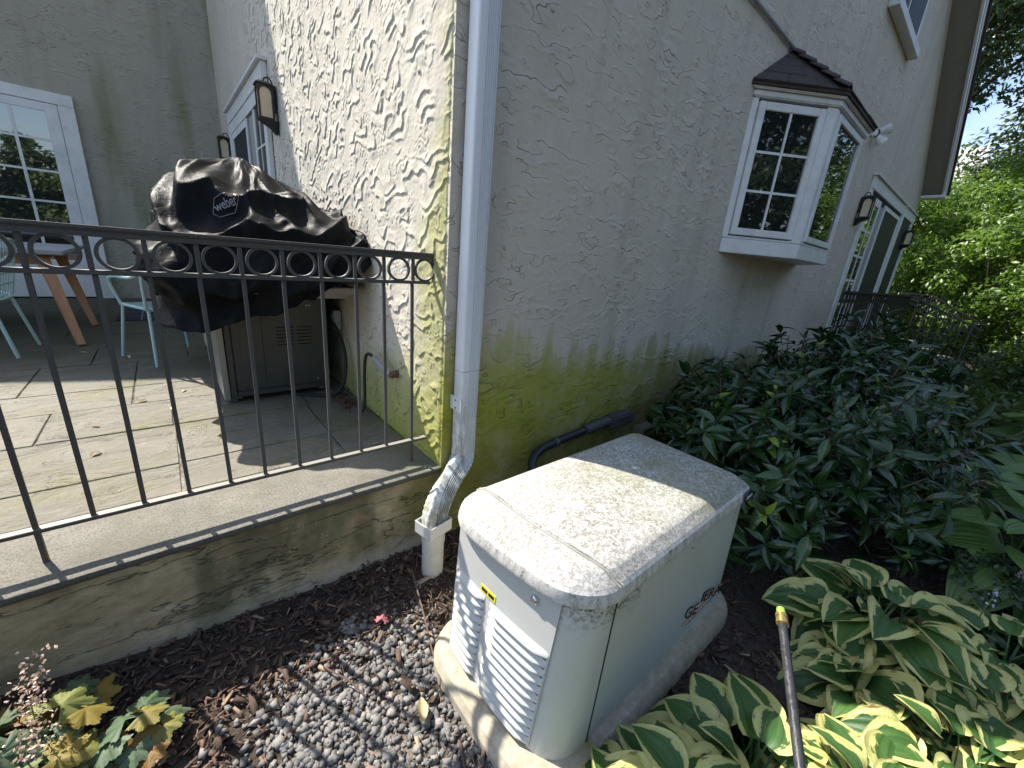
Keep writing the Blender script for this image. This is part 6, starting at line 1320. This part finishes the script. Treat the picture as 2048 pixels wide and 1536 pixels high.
# ------------------------------------------------------------------ landing, steps and railings beyond the laurel
ld = thing('landing', 'stone landing and steps outside the garden door', 'steps', (9.5, -0.4, 0))
def plain(mb, name, mat, parent, T, **k):
    o = mb.build(name, mat, None, **k); o.parent = parent; o.matrix_parent_inverse = Matrix.Translation(T).inverted(); return o
plain(MB().box(5.6, 12.3, -0.72, -0.08, -0.1, 0.44), 'platform', m_coping, ld, (9.5, -0.4, 0), bevel=0.01)
for k in range(3): plain(MB().box(9.8, 12.2, -1.02 - k * 0.30, -0.725 - k * 0.30, -0.1, 0.33 - k * 0.11), 'step', m_coping, ld, (9.5, -0.4, 0), bevel=0.008)
def ring_rail(label, pts, floor):
    t = thing('landing_railing', label, 'railing', pts[0], 0, 'iron railings at the garden steps'); T_ = pts[0]; m1, m2 = MB(), MB()
    P_ = [Vector(p) for p in pts]; dn = Vector((0, 0, -0.135))
    plain(MB().tube(P_, 1.0, sx=[(-0.02, -0.012), (0.02, -0.012), (0.02, 0.012), (-0.02, 0.012)]), 'handrail', m_iron_dark, t, T_); plain(MB().tube([p + dn for p in P_], 1.0, sx=[(-0.013, -0.008), (0.013, -0.008), (0.013, 0.008), (-0.013, 0.008)]), 'rail', m_iron_dark, t, T_)
    for a, b, fl_a, fl_b in zip(P_[:-1], P_[1:], floor[:-1], floor[1:]):
        d = b - a; n = max(2, int(Vector((d.x, d.y, 0)).length / 0.15)); dh = d.normalized()
        for k in range(n):
            f = (k + 0.5) / n; p = a.lerp(b, f); c = p + dn * 0.5
            plain(MB().loops([[c + (dh * math.cos(q) * 1.0 + Vector((0, 0, 1)) * math.sin(q)) * (0.052 + dr) + dh.cross(Vector((0, 0, 1))).normalized() * dy for dr, dy in ((-0.006, -0.006), (0.006, -0.006), (0.006, 0.006), (-0.006, 0.006))] for q in [2 * math.pi * i / 18 for i in range(18)]], closed=True), 'ring', m_iron_dark, t, T_)
            q = a.lerp(b, k / n); plain(MB().bar(q + dn * 0.1, (q.x, q.y, fl_a + (fl_b - fl_a) * k / n), 0.016, 0.016, up=(0, 1, 0)), 'baluster', m_iron_dark, t, T_)
    plain(MB().tube([P_[0], P_[0] + Vector((-0.07, 0.0, -0.01)), P_[0] + Vector((-0.10, 0.0, -0.07))], 0.012, 8), 'end_scroll', m_iron_dark, t, T_)
ring_rail('black ring topped railing along the landing and down the near side of the steps', [(5.53, -0.36, 1.442), (9.72, -0.56, 1.437), (9.89, -1.604, 0.962)], [0.44, 0.44, 0.0])
ring_rail('black ring topped railing down the far side of the garden steps', [(12.24, -0.10, 1.478), (12.24, -0.66, 1.476), (12.25, -1.60, 0.962)], [0.44, 0.44, 0.0])

# ------------------------------------------------------------------ background trees
HB = 'sunlit hedge shrubs beyond the house'
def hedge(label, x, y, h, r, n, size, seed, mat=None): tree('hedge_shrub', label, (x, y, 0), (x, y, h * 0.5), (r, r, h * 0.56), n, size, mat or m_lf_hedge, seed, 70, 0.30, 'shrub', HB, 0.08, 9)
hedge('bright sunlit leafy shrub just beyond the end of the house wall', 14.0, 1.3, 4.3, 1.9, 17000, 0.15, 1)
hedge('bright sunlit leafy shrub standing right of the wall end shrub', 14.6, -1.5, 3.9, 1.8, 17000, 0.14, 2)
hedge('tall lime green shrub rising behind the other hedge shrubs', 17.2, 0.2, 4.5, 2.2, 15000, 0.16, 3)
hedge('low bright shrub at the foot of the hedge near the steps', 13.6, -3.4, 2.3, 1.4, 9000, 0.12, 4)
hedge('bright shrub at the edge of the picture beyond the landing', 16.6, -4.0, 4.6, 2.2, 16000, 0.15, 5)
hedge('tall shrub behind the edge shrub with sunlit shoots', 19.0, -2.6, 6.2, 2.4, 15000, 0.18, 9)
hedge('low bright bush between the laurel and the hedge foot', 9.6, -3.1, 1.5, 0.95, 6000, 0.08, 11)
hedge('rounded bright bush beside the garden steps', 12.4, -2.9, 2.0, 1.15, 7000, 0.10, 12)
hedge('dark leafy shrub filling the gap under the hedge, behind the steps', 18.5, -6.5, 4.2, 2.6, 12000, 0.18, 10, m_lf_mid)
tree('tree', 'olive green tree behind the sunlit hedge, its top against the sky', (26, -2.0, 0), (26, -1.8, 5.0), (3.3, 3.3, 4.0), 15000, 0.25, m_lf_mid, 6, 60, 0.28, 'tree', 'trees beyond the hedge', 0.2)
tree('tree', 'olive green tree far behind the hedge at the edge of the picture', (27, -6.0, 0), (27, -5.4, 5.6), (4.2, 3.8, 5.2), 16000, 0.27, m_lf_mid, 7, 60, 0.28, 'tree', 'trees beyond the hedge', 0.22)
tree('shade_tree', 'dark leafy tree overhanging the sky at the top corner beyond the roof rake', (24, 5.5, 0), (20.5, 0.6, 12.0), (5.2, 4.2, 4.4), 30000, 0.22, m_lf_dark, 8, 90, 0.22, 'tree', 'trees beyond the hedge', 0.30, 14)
P, N, T = crown_points((0, 0, 0), (1, 1, 1), 10, 4, 0.3, 1)
g = np.random.default_rng(44); n = 42000; P = np.stack([g.uniform(-38, 62, n), -25 - g.uniform(0, 1, n) ** 2 * 5, g.uniform(0, 1, n) * 11.0], 1); P[:, 2] *= 0.62 + 0.38 * np.sin(P[:, 0] * 0.31) * np.sin(P[:, 0] * 0.17 + 1); P[:, 2] *= np.where((P[:, 0] > -12) & (P[:, 0] < -2), 0.42, 1.0); P[:, 1] += 1.6 * np.sin(P[:, 0] * 0.8 + P[:, 2])
V, F = leaf_cloud(P, np.tile([[0, 0.7, 0.5]], (n, 1)), 0.75, 0.5); link('wood', np_mesh('wood', V, F, m_lf_dark, False, colors=np.repeat(g.uniform(0, 1, n), 5)), label='belt of leafy woodland behind the viewer mirrored in the panes', cat='woodland', kind='stuff')
# trees in the garden behind the viewer: seen mirrored in the window panes
for k, (x, y, h, r) in enumerate(((-9.5, -15, 4.2, 3.2), (-4.2, -17, 2.8, 2.4), (1.0, -13, 5.2, 3.4), (7.5, -12, 5.5, 3.6), (13.5, -10.5, 5.0, 3.4), (19.5, -10, 5.5, 3.6), (26, -11, 6, 4.0))):
    tree('garden_tree', ('broad green tree', 'low round tree', 'full leafy tree', 'tall leafy tree', 'dense green tree', 'wide leafy tree', 'great leafy tree')[k] + ' in the garden mirrored in the window panes', (x, y, 0), (x, y, h), (r, r, h * 0.85), 8000, 0.36, m_lf_mid if k % 2 else m_lf_dark, 20 + k, 36, 0.34, 'tree', 'trees mirrored in the windows', 0.2, 5)
# ---- neighbouring house roof between the leaves
nh = thing('neighbour_house', 'neighbouring house with a pale grey shingled roof glimpsed between the leaves', 'house', (38, 4, 0))
nb_ = lambda mb, name, mat: plain(mb, name, mat, nh, (38, 4, 0))
nb_(MB().box(36, 46, 0.2, 9.5, -0.2, 5.5), 'wall', m_wall)
nb_(MB().add([(35.6, -0.2, 5.4), (35.6, 9.9, 5.4), (46.4, 9.9, 5.4), (46.4, -0.2, 5.4), (38.5, 1.3, 10.4), (38.5, 8.4, 10.4), (43.5, 8.4, 10.4), (43.5, 1.3, 10.4)], [(0, 4, 5, 1), (1, 5, 6, 2), (2, 6, 7, 3), (3, 7, 4, 0), (4, 7, 6, 5), (0, 1, 2, 3)]), 'roof', m_nroof)
